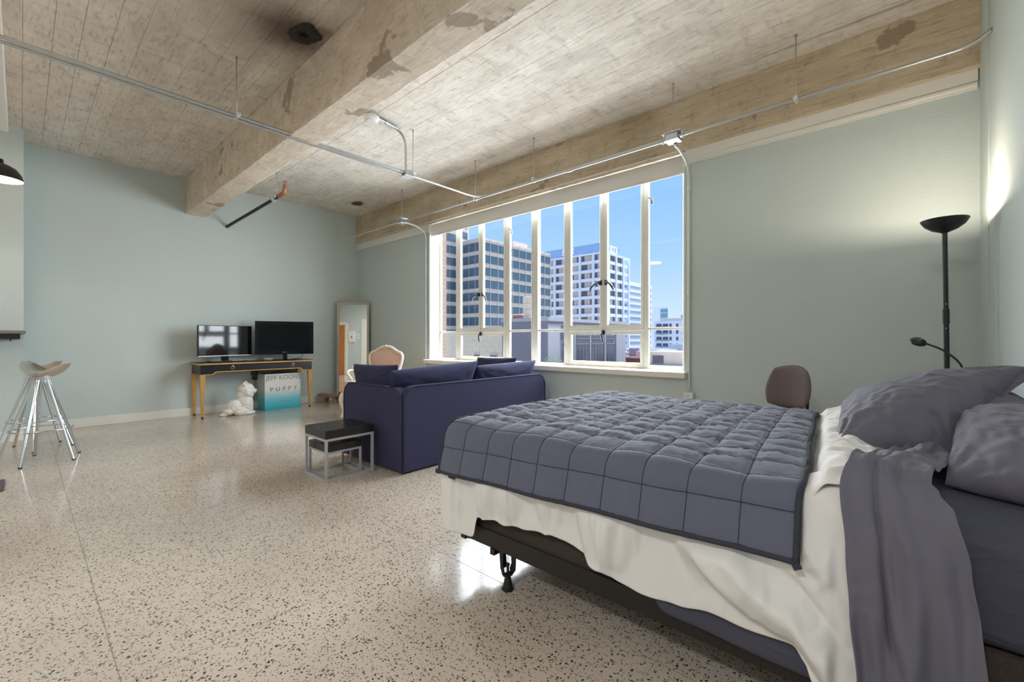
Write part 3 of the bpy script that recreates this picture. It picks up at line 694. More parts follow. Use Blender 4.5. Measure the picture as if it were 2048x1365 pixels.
# ------------------------------------------------------------------ sofa
sf = thing('sofa', 'navy blue two-seat sofa seen from behind with rounded upright panels', 'sofa', (-3.45, 2.97, 0))
def panel(poly, ext, axis, name):
    o = MB().prism(poly, ext, axis).build(name, M_navy, sf); add_mod(o, 'BEVEL', width=.014, segments=3, limit_method='ANGLE', angle_limit=.9)
    return o
bp_ = rrect(2.045, .012, 3.92, .708, .13, 10, (0, 0, 1, 1)); panel(bp_, (-3.085, -2.985), 'x', 'back_panel')
sp_ = rrect(-3.935, .012, -2.992, .695, .13, 10, (0, 0, 1, 1)); panel(sp_, (2.033, 2.125), 'y', 'side_panel'); panel(sp_, (3.835, 3.925), 'y', 'side_panel')
def pipe_(pts): MB().tube(pts, .0055, 6).build('piping', M_pipe, sf, smooth=True)
pipe_([(-2.984, y, z) for y, z in bp_[1:]+[bp_[0]]][0:])
for yy in (2.034, 3.924): pipe_([(x, yy, z) for x, z in sp_[1:]+[sp_[0]]])
MB().box((-3.93, 2.125, .03), (-3.085, 3.835, .27), .02, 3).build('seat_base', M_navy, sf)
for y0, y1 in ((2.13, 2.978), (2.982, 3.83)): MB().box((-3.95, y0, .272), (-3.10, y1, .44), .035, 4).build('seat_cushion', M_navy2, sf, smooth=True, angle=50)
def cushion(q, T, label, seed, group='loose cushions on the sofa'):
    return tag(pillow_bm(q, T, 36, 26, .035, seed, .007, .36, .8).build('cushion', M_navy2, None, smooth=True), label, 'cushion', group)
cushion([(-3.30, 2.12, .47), (-3.26, 2.95, .47), (-3.10, 2.985, .885), (-3.13, 1.99, .835)], .10, 'navy back cushion on the near half of the sofa, leaning over the back panel', 1)
cushion([(-3.30, 3.0, .47), (-3.26, 3.82, .47), (-3.10, 3.90, .855), (-3.13, 2.975, .830)], .10, 'navy back cushion on the far half of the sofa, nearest the window', 5)
cushion([(-3.95, 2.24, .47), (-3.36, 2.24, .47), (-3.25, 2.17, .875), (-4.0, 2.17, .855)], .085, 'navy side cushion standing against the near arm of the sofa', 8)
cushion([(-3.93, 3.72, .47), (-3.35, 3.72, .47), (-3.30, 3.80, .885), (-3.95, 3.80, .87)], .08, 'navy side cushion against the far arm, behind the far back cushion', 11)

# ------------------------------------------------------------------ nesting tables
def nest(x0, y0, x1, y1, zt, th, label, g=.018):
    t = thing('nesting_table', label, 'table', ((x0+x1)/2, (y0+y1)/2, 0), group='nesting tables beside the sofa')
    MB().box((x0, y0, zt-th), (x1, y1, zt), .002).build('top', M_darktop, t)
    zt -= th
    def leg(x, y): MB().box((x, y, 0), (x+g, y+g, zt-g)).build('leg', M_silver, t)
    for x in (x0, x1-g):
        for y in (y0, y1-g): leg(x, y)
    for z, nm in ((0, 'lower_frame'), (zt-g, 'upper_frame')):
        b = MB()
        e_ = 0 if z else g
        b.box((x0+(0 if z else g), y0, z), (x1-(0 if z else g), y0+g, z+g)); b.box((x0+(0 if z else g), y1-g, z), (x1-(0 if z else g), y1, z+g))
        b.box((x0, y0+g, z), (x0+g, y1-g, z+g)); b.box((x1-g, y0+g, z), (x1, y1-g, z+g)); b.build(nm, M_silver, t)
nest(-3.640, 1.545, -3.275, 1.952, .393, .066, 'larger dark-topped nesting table with silver frame beside the sofa')
nest(-3.668, 1.588, -3.350, 1.885, .262, .056, 'smaller dark-topped nesting table tucked under the larger one', .016)

# ------------------------------------------------------------------ console desk
dk = thing('console_desk', 'black lacquered console desk with gold trim and tapered gold legs', 'desk', (-7.32, 2.37, 0))
DX0, DX1, DY0, DY1 = -7.565, -7.085, 1.60, 3.14
MB().box((DX0, DY0, .742), (DX1, DY1, .768), .003).build('top', M_lacq, dk)
b = MB().box((DX1-.004, DY0-.006, .738), (DX1+.012, DY1+.006, .760), .004); b.box((DX0, DY0-.012, .738), (DX1+.012, DY0+.004, .760), .004); b.box((DX0, DY1-.004, .738), (DX1+.012, DY1+.012, .760), .004)
b.build('gold_edge', M_gold, dk)
step = [(DY0+.02, .606), (DY0+.16, .606), (DY0+.20, .642), (DY1-.20, .642), (DY1-.16, .606), (DY1-.02, .606)]
MB().prism(step+[(DY1-.02, .741), (DY0+.02, .741)], (DX1-.04, DX1-.012), 'x').build('front_apron', M_lacq, dk)
b = MB().box((DX0+.01, DY0+.02, .606), (DX1-.04, DY0+.045, .741)); b.build('side_apron', M_lacq, dk)
b = MB().box((DX0+.01, DY1-.045, .606), (DX1-.04, DY1-.02, .741)); b.build('side_apron', M_lacq, dk)
MB().box((DX0+.01, DY0+.045, .62), (DX0+.03, DY1-.045, .741)).build('back_apron', M_lacq, dk)
MB().tube([(DX1-.012, y, z-.004) for y, z in step], .010, 6).build('gold_bead', M_gold, dk, smooth=True)
dr = MB().box((DX1-.016, DY0+.17, .655), (DX1-.008, DY1-.17, .732), .003).build('drawer', M_lacq, dk)
for yy in (2.0, 2.83):
    b = MB().tube([(DX1-.004, yy+.021*math.cos(a*PI/8), .690+.021*math.sin(a*PI/8)) for a in range(17)], .0045, 6, False)
    b.lathe([(0, .012), (.012, .010), (.014, 0), (0, 0)], (DX1-.010, yy, .711), 12, Matrix.Rotation(PI/2, 4, 'Y')); b.build('ring_pull', M_brass, dr, smooth=True, angle=50)
for x in (DX0+.03, DX1-.035):
    for y in (DY0+.045, DY1-.045):
        b = MB(); r0, r1 = .031, .013
        A = [b.bm.verts.new((x+sx_*r1, y+sy_*r1, .03)) for sx_, sy_ in ((-1, -1), (1, -1), (1, 1), (-1, 1))]
        B = [b.bm.verts.new((x+sx_*r0, y+sy_*r0, .606)) for sx_, sy_ in ((-1, -1), (1, -1), (1, 1), (-1, 1))]
        for k in range(4): b.bm.faces.new((A[k], A[(k+1) % 4], B[(k+1) % 4], B[k]))
        b.bm.faces.new(A[::-1]); b.bm.faces.new(B); lg = b.build('leg', M_gold, dk)
        MB().lathe([(0, 0), (.012, 0), (.016, .012), (.013, .03), (0, .03)], (x, y, 0), 12).build('foot', M_lacq, lg, smooth=True)

# ------------------------------------------------------------------ screens on the desk
def screen(name, label, c, ang, w, z0, z1, bez, frame_m, seed):
    t = thing(name, label, 'television', (c[0], c[1], .768), ang)      # local +x faces the room
    a, b_ = z0-.768, z1-.768
    MB().box((-.028, -w/2, a), (0, w/2, b_), .004).build('cabinet', M_gloss, t, local=True)
    MB().box((-.001, -w/2+bez, a+bez*1.15), (.0015, w/2-bez, b_-bez)).build('screen', M_screen2 if seed else M_screen, t, local=True)
    MB().box((-.06, -w*.3, a+.06), (-.028, w*.3, b_-.08), .01).build('rear_cover', M_gloss, t, local=True)
    return t, a, b_
tv, a, b_ = screen('television', 'slim television at the left end of the desk reflecting the window', (-7.32, 1.985), math.radians(15.3), .757, .851, 1.292, .012, M_gloss, 0)
MB().box((-.001, -.3785, a-.002), (.003, .3785, a+.010)).build('silver_strip', M_silver, tv, local=True)
MB().box((-.03, -.06, .012), (-.01, .04, a+.02), .004).build('neck', M_gloss, tv, local=True)
MB().box((-.10, -.22, 0), (.10, .25, .010), .004).build('stand_plate', M_gloss, tv, local=True)
MB().box((.02, .02, .010), (.105, .33, .018), .003).build('stand_trim', M_silver, tv, local=True)
tv, a, b_ = screen('television', 'larger black television at the right end of the desk', (-7.20, 2.75), math.radians(-18.5), .815, .858, 1.372, .052, M_gloss, 1)
MB().prism(rrect(-.03, .01, .03, a+.03, .006, 3), (-.03, .01), 'x').build('neck', M_gloss, tv, local=True)
MB().lathe([(0, .012), (.10, .012), (.13, .006), (.135, 0), (0, 0)], (0, 0, 0), 36, Matrix.Diagonal((1, 1.55, 1, 1))).build('stand_base', M_gloss, tv, local=True, smooth=True, angle=40)
M_logo = mat('logo_white', (.75, .75, .75), rough=.4, var=0)
MX = WM[tv.name] @ Matrix(((0, 0, 1, .0016), (1, 0, 0, .014), (0, 1, 0, a+.018), (0, 0, 0, 1)))
text_mesh('LG', .024, .0005, 'letter', M_logo, MX, tv)
MB().lathe([(0, .001), (.010, .001), (.010, 0), (0, 0)], (.0012, -.018, a+.026), 16, Matrix.Rotation(PI/2, 4, 'Y')).build('logo', M_logo, tv, local=True)
t = thing('router', 'low round white router behind the larger television', 'router', (-7.45, 2.60, .768))
MB().lathe([(0, .034), (.055, .033), (.072, .024), (.074, .006), (.06, 0), (0, 0)], (-7.45, 2.60, .768), 28).build('casing', M_plastic, t, smooth=True, angle=60)
MB().lathe([(0, .001), (.02, .001), (.02, 0), (0, 0)], (-7.45, 2.60, .802), 20).build('top_disc', M_silver, t)
tag(MB().tube(fillet([(-7.30, 3.06, .87), (-7.36, 3.08, .80), (-7.44, 3.05, .776), (-7.56, 3.0, .773)], .03), .004, 6).build('cable', M_black, None, smooth=True), 'thin black cable hanging behind the larger television', 'cable')

# ------------------------------------------------------------------ boxed set and white dog figure under the desk
bx = thing('gift_box', 'tall carton fading from white to turquoise with silver lettering, under the desk', 'box', (-7.39, 2.74, 0))
def box_print():
    m = bpy.data.materials.new('white_to_turquoise_print'); m.use_nodes = True; t = m.node_tree; b = t.nodes['Principled BSDF']
    tx = N(t, 'ShaderNodeTexCoord'); s_ = N(t, 'ShaderNodeSeparateXYZ'); r = N(t, 'ShaderNodeValToRGB'); mr = N(t, 'ShaderNodeMapRange'); mr.inputs[2].default_value = .556
    t.links.new(tx.outputs['Object'], s_.inputs[0]); t.links.new(s_.outputs['Z'], mr.inputs[0]); t.links.new(mr.outputs[0], r.inputs[0])
    e = r.color_ramp.elements; e[0].position = .05; e[0].color = (*lin((52, 178, 200)), 1); e[1].position = .56; e[1].color = (*lin((226, 224, 220)), 1)
    q = e.new(.30); q.color = (*lin((120, 200, 214)), 1)
    t.links.new(r.outputs[0], b.inputs['Base Color']); b.inputs['Roughness'].default_value = .3
    return m
MB().box((-7.545, 2.472, 0), (-7.244, 3.010, .556), .003).build('carton', box_print(), bx)
MB().box((-7.546, 2.471, .556), (-7.243, 3.011, .560), .001).build('lid', M_darktop, bx)
M_foil = mat('silver_foil', (.42, .42, .43), rough=.25, metal=.85, var=0)
def onface(y, z): return Matrix(((0, 0, 1, -7.2438), (1, 0, 0, y), (0, 1, 0, z), (0, 0, 0, 1)))
text_mesh('JEFF KOONS', .094, .0006, 'letter', M_foil, onface(2.748, .462), bx, 1.0, scale=(1.0, 1))
text_mesh('PUPPY', .088, .0006, 'letter', M_foil, onface(2.748, .285), bx, 1.75, scale=(1.06, 1))
MB().tube([(-7.2436, 2.67+.012*k, .120+.006*math.sin(k*2.1)+.009*math.sin(k*.9+1)*(1 if k < 9 else .2)) for k in range(16)], .0015, 4).build('signature', mat('ink', (.05, .22, .27), rough=.5), bx)

def remeshed(parts, voxel, name, m, noise_s, noise_a, parent=None):
    b = MB()
    for c, r in parts: b.ball(c, r, 3)
    o = b.build(name, m, parent, smooth=True)
    add_mod(o, 'REMESH', mode='VOXEL', voxel_size=voxel)
    bpy.context.view_layer.update()
    me = bpy.data.meshes.new_from_object(o.evaluated_get(bpy.context.evaluated_depsgraph_get()))
    o.modifiers.clear(); old = o.data; o.data = me; bpy.data.meshes.remove(old)
    me.calc_loop_triangles()
    vs = [(v.co.copy(), v.normal.copy()) for v in me.vertices]
    for v, (c, n) in zip(me.vertices, vs):
        k = noise_a*(1.1*abs(nz(c.x, c.y, c.z, noise_s))+.8*nz(c.x+3, c.y, c.z, noise_s*2.3)+.4*nz(c.x, c.y+5, c.z, noise_s*4.5))
        v.co = c+n*k
    me.polygons.foreach_set('use_smooth', [True]*len(me.polygons)); me.materials.clear(); me.materials.append(m)
    return o
# generic sitting shaggy dog, facing right along the wall and a little into the room
dg = Vector((-7.16, 2.10, 0))
def D(x, y, z): return dg+Vector((x, y, z))
dog = remeshed([(D(0, .055, .17), (.088, .084, .16)), (D(-.01, -.04, .11), (.10, .115, .115)), (D(.0, -.12, .055), (.075, .08, .05)), (D(0, -.185, .018), (.04, .06, .022)),
    (D(.03, .085, .15), (.085, .088, .155)), (D(.05, .125, .07), (.038, .040, .075)), (D(-.05, .125, .07), (.038, .040, .075)), (D(.055, .150, .022), (.036, .044, .024)), (D(-.05, .150, .022), (.036, .044, .024)),
    (D(.09, .01, .05), (.05, .09, .06)), (D(.095, .09, .022), (.032, .05, .024)), (D(-.09, .02, .05), (.04, .09, .055)),
    (D(.02, .085, .375), (.092, .098, .078)), (D(.03, .095, .335), (.085, .092, .06)), (D(.05, .155, .335), (.058, .048, .042)), (D(.066, .188, .340), (.028, .022, .022)), (D(.04, .11, .285), (.065, .07, .05)), (D(0, .05, .285), (.08, .08, .07)),
    (D(.085, .045, .435), (.024, .026, .036)), (D(-.045, .10, .438), (.024, .026, .036)), (D(.09, .09, .325), (.045, .045, .06)), (D(-.05, .12, .325), (.045, .045, .06))],
    .006, 'dog_figurine', M_ceram, 30, .008)
tag(dog, 'white shaggy ceramic dog figurine sitting on the floor under the desk', 'figurine')
M_dark = mat('dark_glaze', (.10, .10, .10), rough=.4)
t = thing('wall_outlet', 'white wall outlet with two black plug-in adapters behind the white dog', 'outlet', (X0, 2.44, .5))
MB().box((X0, 2.37, .44), (X0+.008, 2.50, .62), .002).build('cover_plate', M_plastic, t)
MB().box((X0+.008, 2.385, .525), (X0+.05, 2.485, .605), .006).build('plug', M_black, t); MB().box((X0+.008, 2.395, .455), (X0+.04, 2.465, .515), .006).build('plug', M_black, t)
MB().tube(fillet([(X0+.03, 2.43, .46), (X0+.035, 2.43, .20), (X0+.03, 2.40, .01), (X0+.05, 2.2, .008)], .08), .004, 6).build('cord', M_black, t, smooth=True)
tag(MB().tube(fillet([(-7.50, 2.62, .75), (-7.555, 2.55, .70), (-7.56, 2.47, .60)], .05), .004, 6).build('cable', M_black, None, smooth=True), 'black cable from under the desk to the plug adapters', 'cable')

# ------------------------------------------------------------------ corner mirror, low stool, armchair
mr_ = thing('standing_mirror', 'tall narrow grey-framed mirror leaning across the room corner', 'mirror', (-7.300, 3.945, 0), math.radians(50))
Rm = Matrix.Rotation(math.radians(-1.2), 4, 'X')
def lean(mb):
    mb.bm.transform(Matrix.Translation((0, -.035, 0)) @ Rm); return mb
mw, mh, fr = .552, 1.75, .040
b = MB().box((-mw/2, -.014, 0), (-mw/2+fr, .014, mh), .003); b.box((mw/2-fr, -.014, 0), (mw/2, .014, mh), .003); b.box((-mw/2+fr, -.014, 0), (mw/2-fr, .014, fr), .003); b.box((-mw/2+fr, -.014, mh-fr), (mw/2-fr, .014, mh), .003)
lean(b).build('frame', M_mframe, mr_, local=True)
lean(MB().box((-mw/2+fr-.004, -.004, fr-.004), (mw/2-fr+.004, .004, mh-fr+.004))).build('glass', M_mirror, mr_, local=True)
lean(MB().box((-mw/2+.01, .006, .01), (mw/2-.01, .012, mh-.01))).build('backing', M_oldwood, mr_, local=True)
ls = thing('low_stool', 'small weathered wooden footstool in front of the corner mirror', 'stool', (-7.31, 3.54, 0), math.radians(25))
P = []
for i in range(13):
    x = -.215+.43*i/12; P.append((x, .108+.020*(x/.215)**2))
b = MB().prism(P+[(x, z+.026) for x, z in P[::-1]], (-.075, .075), 'y'); b.build('seat', M_oldwood, ls, local=True)
for sx_ in (-1, 1):
    for sy_ in (-1, 1): MB().bar((sx_*.12, sy_*.05, 0), (sx_*.09, sy_*.04, .112), .035, .035).build('leg', M_oldwood, ls, local=True)
for sx_ in (-1, 1): MB().bar((sx_*.108, -.045, .05), (sx_*.108, .045, .05), .016, .02).build('stretcher', M_oldwood, ls, local=True)

ac = thing('armchair', 'blush pink armchair with a carved cream frame behind the sofa', 'armchair', (-5.53, 3.27, 0), math.radians(15))
half = [(0, .985), (.05, .985), (.10, .968), (.15, .940), (.19, .915), (.225, .905), (.258, .892), (.278, .862), (.282, .82), (.272, .76), (.255, .69), (.24, .62), (.225, .54), (.205, .485), (.15, .462), (.07, .455), (0, .454)]
half = [(x*1.10, z) for x, z in half]; out = half+[(-x, z) for x, z in half[-2:0:-1]]
def backp(x, z, k=1.): 
    zz = .72+(z-.72)*k; return (x*k, .235+.10*(zz-.45), zz)
O = [backp(x, z) for x, z in out]
fine = []
for i in range(len(O)):
    a_, b_ = Vector(O[i]), Vector(O[(i+1) % len(O)]); fine += [a_, (a_+b_)/2]
MB().tube(fine+[fine[0], fine[1]], .021, 10).build('back_frame', M_cream, ac, local=True, smooth=True)
rows = []
for k in range(9):
    s_ = 1-k/8*.98; rows.append([Vector(backp(x, z, s_*.95))+Vector((0, -.055*(1-s_**3), 0)) for x, z in out])
rows2 = [[p+Vector((0, .03, 0)) for p in rows[0]]]
b = MB(); 
V = [[b.bm.verts.new(p) for p in r] for r in ([[Vector((0, 0, 0))+Vector(backp(x, z, .95))+Vector((0, .02, 0)) for x, z in out]]+rows)]
n_ = len(out)
for i in range(len(V)-1):
    for j in range(n_): b.bm.faces.new((V[i][j], V[i][(j+1) % n_], V[i+1][(j+1) % n_], V[i+1][j]))
b.bm.faces.new(V[-1]); b.bm.faces.new(V[0][::-1]); b.build('back_pad', M_pink, ac, local=True, smooth=True)
b = MB()
for k, (x, z, r) in enumerate(((0, .995, .024), (.028, .988, .018), (-.028, .988, .018), (.055, .975, .014), (-.055, .975, .014), (0, .962, .014), (.02, .955, .012), (-.02, .955, .012))): b.ball((x, .235+.10*(z-.45)-.016, z), (r, .014, r*.8), 1)
b.build('carved_crest', M_cream, ac, local=True, smooth=True)
def seat_outline(k=1.): return [(x*k, y*k) for x, y in ((-.29, -.28), (-.15, -.325), (0, -.335), (.15, -.325), (.29, -.28), (.27, 0), (.22, .24), (-.22, .24), (-.27, 0))]
o = MB().prism(seat_outline(), (.325, .40), 'z').build('seat_rail', M_pink, ac, local=True); add_mod(o, 'BEVEL', width=.015, segments=2)
o = MB().prism(seat_outline(.95), (.40, .515), 'z').build('seat_pad', M_pink, ac, local=True, smooth=True, angle=40); add_mod(o, 'BEVEL', width=.03, segments=4)
for s_ in (-1, 1):
    MB().tube(fillet([(s_*.265, .25, .66), (s_*.30, .02, .665), (s_*.315, -.13, .65), (s_*.30, -.17, .62), (s_*.275, -.10, .52), (s_*.27, -.09, .37)], .07, 5), .019, 10).build('arm', M_cream, ac, local=True, smooth=True)
    MB().ball((s_*.30, .01, .69), (.028, .11, .02), 2).build('arm_pad', M_pink, ac, local=True, smooth=True)
    pth = fillet([(s_*.265, -.265, .35), (s_*.285, -.30, .25), (s_*.25, -.265, .10), (s_*.265, -.295, .012)], .10, 6); m_ = len(pth)
    MB().tube(pth, [.036-.020*min(1, i/(m_*.75))+(.006 if i > m_-3 else 0) for i in range(m_)], 10).build('leg', M_cream, ac, local=True, smooth=True)
    MB().tube([(s_*.20, .24, .45), (s_*.20, .235, .30), (s_*.215, .31, .01)], [.022, .024, .016], 8).build('leg', M_cream, ac, local=True, smooth=True)

# ------------------------------------------------------------------ bar stools
def bar_stool(c, a0, label):
    t = thing('bar_stool', label, 'stool', (*c, 0), math.radians(41.6), group='chrome bar stools by the bar shelf')
    # saddle seat: two raised wings, a scooped middle and a nose in front
    top, bot = [], []
    nu, nv = 26, 14
    def srf(u, v):
        x = u*.172; wy = .125*(1-.72*abs(u)**1.8); y = v*wy+.015+.045*abs(u)**1.5
        z = .790+.066*abs(u)**1.9-.016*math.cos(u*PI)*(1-v*v*.4)+.010*v*v
        if abs(u) < .3 and v < -.3: z += .012*(1-abs(u)/.3)*(-v-.3)
        return x, y, z
    b = MB(); VT, VB = {}, {}
    for i in range(nu+1):
        for j in range(nv+1):
            u, v = 2*i/nu-1, 2*j/nv-1; x, y, z = srf(u, v); k = 1-max(abs(u), abs(v))**6
            VT[i, j] = b.bm.verts.new((x, y, z)); VB[i, j] = b.bm.verts.new((x*.985, y, z-.006-.022*k))
    for i in range(nu):
        for j in range(nv):
            b.bm.faces.new((VT[i, j], VT[i+1, j], VT[i+1, j+1], VT[i, j+1])); b.bm.faces.new((VB[i, j], VB[i, j+1], VB[i+1, j+1], VB[i+1, j]))
    for i in range(nu):
        for j in (0, nv): b.bm.faces.new((VT[i, j], VT[i+1, j], VB[i+1, j], VB[i, j]))
    for j in range(nv):
        for i in (0, nu): b.bm.faces.new((VT[i, j], VT[i, j+1], VB[i, j+1], VB[i, j]))
    o = b.build('seat', M_alu, t, local=True, smooth=True, angle=60)
    MB().lathe([(0, .725), (.050, .725), (.058, .735), (.058, .768), (.03, .785), (0, .785)], (0, 0, 0), 28).build('hub', M_silver, t, local=True, smooth=True, angle=40)
    rg = []
    for k in range(41):
        a = 2*PI*k/40; rg.append((.203*math.cos(a), .203*math.sin(a), .285))
    MB().tube(rg, .0065, 8, False).build('foot_ring', M_chrome, t, local=True, smooth=True)
    for k in range(5):
        a = math.radians(a0+72*k-41.6); ca, sa = math.cos(a), math.sin(a)
        lg = MB().tube([(.275*ca, .275*sa, .008), (.044*ca, .044*sa, .735)], .0115, 12).build('leg', M_chrome, t, local=True, smooth=True, angle=50)
        MB().lathe([(0, 0), (.0125, 0), (.0135, .012), (0, .012)], (.2765*ca, .2765*sa, 0), 12).build('foot_cap', M_black, lg, local=True)
bar_stool((-5.80, .125), -28, 'chrome bar stool with aluminium saddle seat, the nearer of two')
bar_stool((-6.49, .10), 68, 'chrome bar stool with aluminium saddle seat, behind the nearer one')

# ------------------------------------------------------------------ floor lamp and visitor chair by the right wall
LY = 3.55
fl = thing('floor_lamp', 'black uplighter floor lamp with a small reading arm in the corner behind the bed', 'lamp', (.218, LY, 0))
MB().lathe([(0, .024), (.10, .020), (.118, .012), (.12, 0), (0, 0)], (.218, LY, 0), 36).build('base', M_black, fl, smooth=True, angle=40)
MB().tube([(.218, LY, .02), (.2035, LY, 1.19)], .0125, 14).build('pole', M_black, fl, smooth=True, angle=50)
MB().tube([(.2035, LY, 1.19), (.1975, LY, 1.715)], .0115, 14).build('pole', M_black, fl, smooth=True, angle=50)
MB().tube([(.2036, LY, 1.187), (.2025, LY, 1.272)], .0152, 14).build('joint_collar', M_black, fl, smooth=True, angle=50)
for z in (1.160, 1.300): MB().ball((.203, LY-.0125, z), .0037, 1).build('screw', M_galv, fl)
MB().lathe([(.013, .0), (.020, .004), (.055, .019), (.087, .045), (.1045, .074), (.105, .078), (.101, .076), (.083, .049), (.052, .025), (0, .012)], (.1965, LY, 1.712), 40).build('bowl_shade', M_black, fl, smooth=True, angle=60)
MB().lathe([(0, .0), (.022, .002), (.03, .010), (.022, .018), (0, .020)], (.1965, LY, 1.742), 16).build('bulb', M_lampin, fl, smooth=True)
ld = bpy.data.lights.new('uplight', 'POINT'); ld.energy = TORCH_W; ld.color = (1.0, .87, .70); ld.shadow_soft_size = .022
lo = bpy.data.objects.new('uplight', ld); C.objects.link(lo); lo.parent = fl; lo.location = (.1965-.218, 0, 1.777)
ra = fillet([(.213, LY, .60), (.286, LY-.04, .74), (.266, LY-.05, .96), (.185, LY-.05, 1.04), (.112, LY-.05, 1.074)], .15, 8)
arm = MB().tube(ra, .0052, 8).build('reading_arm', M_black, fl, smooth=True)
Mh = Matrix.Rotation(math.radians(20), 4, 'Y') @ Matrix.Rotation(math.radians(28), 4, 'X')
HP = Vector((.085, LY-.05, 1.084))
MB().lathe([(0, .012), (.028, .011), (.037, .004), (.038, -.009), (.033, -.013), (0, -.013)], HP, 28, Mh).build('reading_head', M_black, arm, smooth=True, angle=50)
MB().bar(HP+Mh @ Vector((-.004, -.013, .0125)), HP+Mh @ Vector((.009, .015, .0125)), .004, .002).build('switch_mark', M_silver, arm)

vc = thing('visitor_chair', 'brown tweed chair with black tubular legs against the wall behind the bed', 'chair', (-.645, 3.42, 0), math.radians(-30))
nu, nv = 22, 18; b = MB(); VT, VB = {}, {}
for i in range(nu+1):
    for j in range(nv+1):
        u, v = 2*i/nu-1, 2*j/nv-1
        su, sv = u*math.sqrt(1-v*v*.42), v*math.sqrt(1-u*u*.30)
        x = su*.170*(1-.10*sv); z = .765+sv*.150; y = .17+.065*(v+.2)*.35-.045*u*u
        k = (max(0, 1-u**4)*max(0, 1-v**4))**.5
        VT[i, j] = b.bm.verts.new((x, y-.030*k, z)); VB[i, j] = VT[i, j] if (i in (0, nu) or j in (0, nv)) else b.bm.verts.new((x, y+.022*k+.004, z))
for i in range(nu):
    for j in range(nv):
        b.bm.faces.new((VT[i, j], VT[i+1, j], VT[i+1, j+1], VT[i, j+1])); b.bm.faces.new((VB[i, j], VB[i, j+1], VB[i+1, j+1], VB[i+1, j]))
b.build('backrest', M_tweed, vc, local=True, smooth=True)
o = MB().prism(rrect(-.21, -.24, .21, .17, .09, 8), (.415, .475), 'z').build('seat', M_tweed, vc, local=True, smooth=True, angle=40); add_mod(o, 'BEVEL', width=.02, segments=3)
for s_ in (-1, 1):
    MB().tube(fillet([(s_*.105, .185, .72), (s_*.108, .175, .56), (s_*.11, .10, .40), (s_*.17, -.12, .395)], .08), .0095, 10).build('back_support', M_black, vc, local=True, smooth=True)
    MB().tube(fillet([(s_*.17, .14, .405), (s_*.195, .20, .01)], .02), .0105, 10).build('leg', M_black, vc, local=True, smooth=True)
    MB().tube(fillet([(s_*.17, -.17, .405), (s_*.195, -.21, .01)], .02), .0105, 10).build('leg', M_black, vc, local=True, smooth=True)
t = thing('wall_outlet', 'surface-mounted outlet box under the painted conduit beside the window sill', 'outlet', (-1.478, 4.16, .55))
MB().box((-1.512, 4.135, .475), (-1.430, 4.20, .595), .003).build('box', M_cpaint, t)
MB().box((-1.515, 4.129, .472), (-1.428, 4.135, .598), .003).build('cover_plate', M_plastic, t)
for z in (.508, .562):
    b = MB().box((-1.488, 4.1265, z-.016), (-1.456, 4.129, z+.016), .002); o = b.build('socket', M_plastic, t)
    b = MB().box((-1.480, 4.1258, z-.002), (-1.477, 4.1268, z+.010)); b.box((-1.467, 4.1258, z-.002), (-1.464, 4.1268, z+.010)); b.ball((-1.472, 4.126, z-.009), .003, 1); b.build('slot', M_black, o)

# ------------------------------------------------------------------ bed
bf = thing('bed_frame', 'dark bronze steel bed frame with a tapered glide foot', 'bed frame', (-.6, 2.12, 0))
for y, s_ in ((1.392, 1), (2.858, -1)):
    b = MB().box((-1.535, y-.0025, .172), (.37, y+.0025, .243)); b.box((-1.535, min(y, y+s_*.035), .168), (.37, max(y, y+s_*.035), .173)); b.build('side_rail', M_rail, bf)
for x in (-1.535, .34): MB().box((x, 1.39, .166), (x+.035, 2.86, .172)).build('cross_rail', M_rail, bf)
b = MB().box((-1.552, 1.384, .160), (-1.522, 1.41, .262)); b.box((-1.552, 2.84, .160), (-1.522, 2.866, .262)); b.build('corner_guard', M_black, bf)
for (x, y) in ((-1.285, 1.42), (-1.285, 2.83), (.12, 1.42), (.12, 2.83), (-.58, 2.12)):
    b = MB(); s_ = -1
    b.prism([(x-.034, .172), (x-.012, .172), (x-.014, .10), (x-.004, .062), (x-.018, .062), (x-.026, .085)], (y-.018, y-.012), 'y')
    b.prism([(x+.034, .172), (x+.006, .172), (x+.010, .115), (x+.0, .085), (x+.004, .062), (x+.014, .062), (x+.030, .085)], (y+.012, y+.018), 'y')
    b.prism([(x-.036, .172), (x-.03, .172), (x-.022, .085), (x-.028, .085)], (y-.018, y+.018), 'y')
    b.box((x-.012, y-.018, .058), (x+.012, y+.018, .07)); b.tube([(x, y, .06), (x, y, .108)], .006, 8); b.ball((x, y, .108), .009, 2)
    lg = b.build('leg', M_rail, bf)
    MB().lathe([(0, 0), (.027, 0), (.0275, .006), (.022, .010), (.0125, .056), (.010, .064), (0, .064)], (x, y, 0), 20).build('glide_foot', M_black, lg, smooth=True, angle=40)
MB().box((-1.36, 1.385, .142), (-1.335, 1.42, .170)).build('end_tab', M_rail, bf)
t = thing('box_spring', 'brown tweed box spring resting in the bed frame', 'box spring', (-.6, 2.12, .175))
MB().box((-1.53, 1.402, .175), (.385, 2.85, .42), .02, 3).build('body', M_boxs, t, smooth=True, angle=40)
t = thing('mattress', 'thick mattress in a dark slate fitted sheet', 'mattress', (-.6, 2.12, .42))
nu, nv = 60, 40; 
o = MB().box((-1.60, 1.385, .424), (.39, 2.875, .676), .045, 5).build('fitted_sheet', M_fit, t, smooth=True, angle=60)

def lerp_tab(tab, x):
    tab = sorted(tab)
    if x <= tab[0][0]: return tab[0][1]
    for (a, va), (b_, vb) in zip(tab, tab[1:]):
        if x <= b_: k = (x-a)/(b_-a); k = k*k*(3-2*k); return va+(vb-va)*k
    return tab[-1][1]
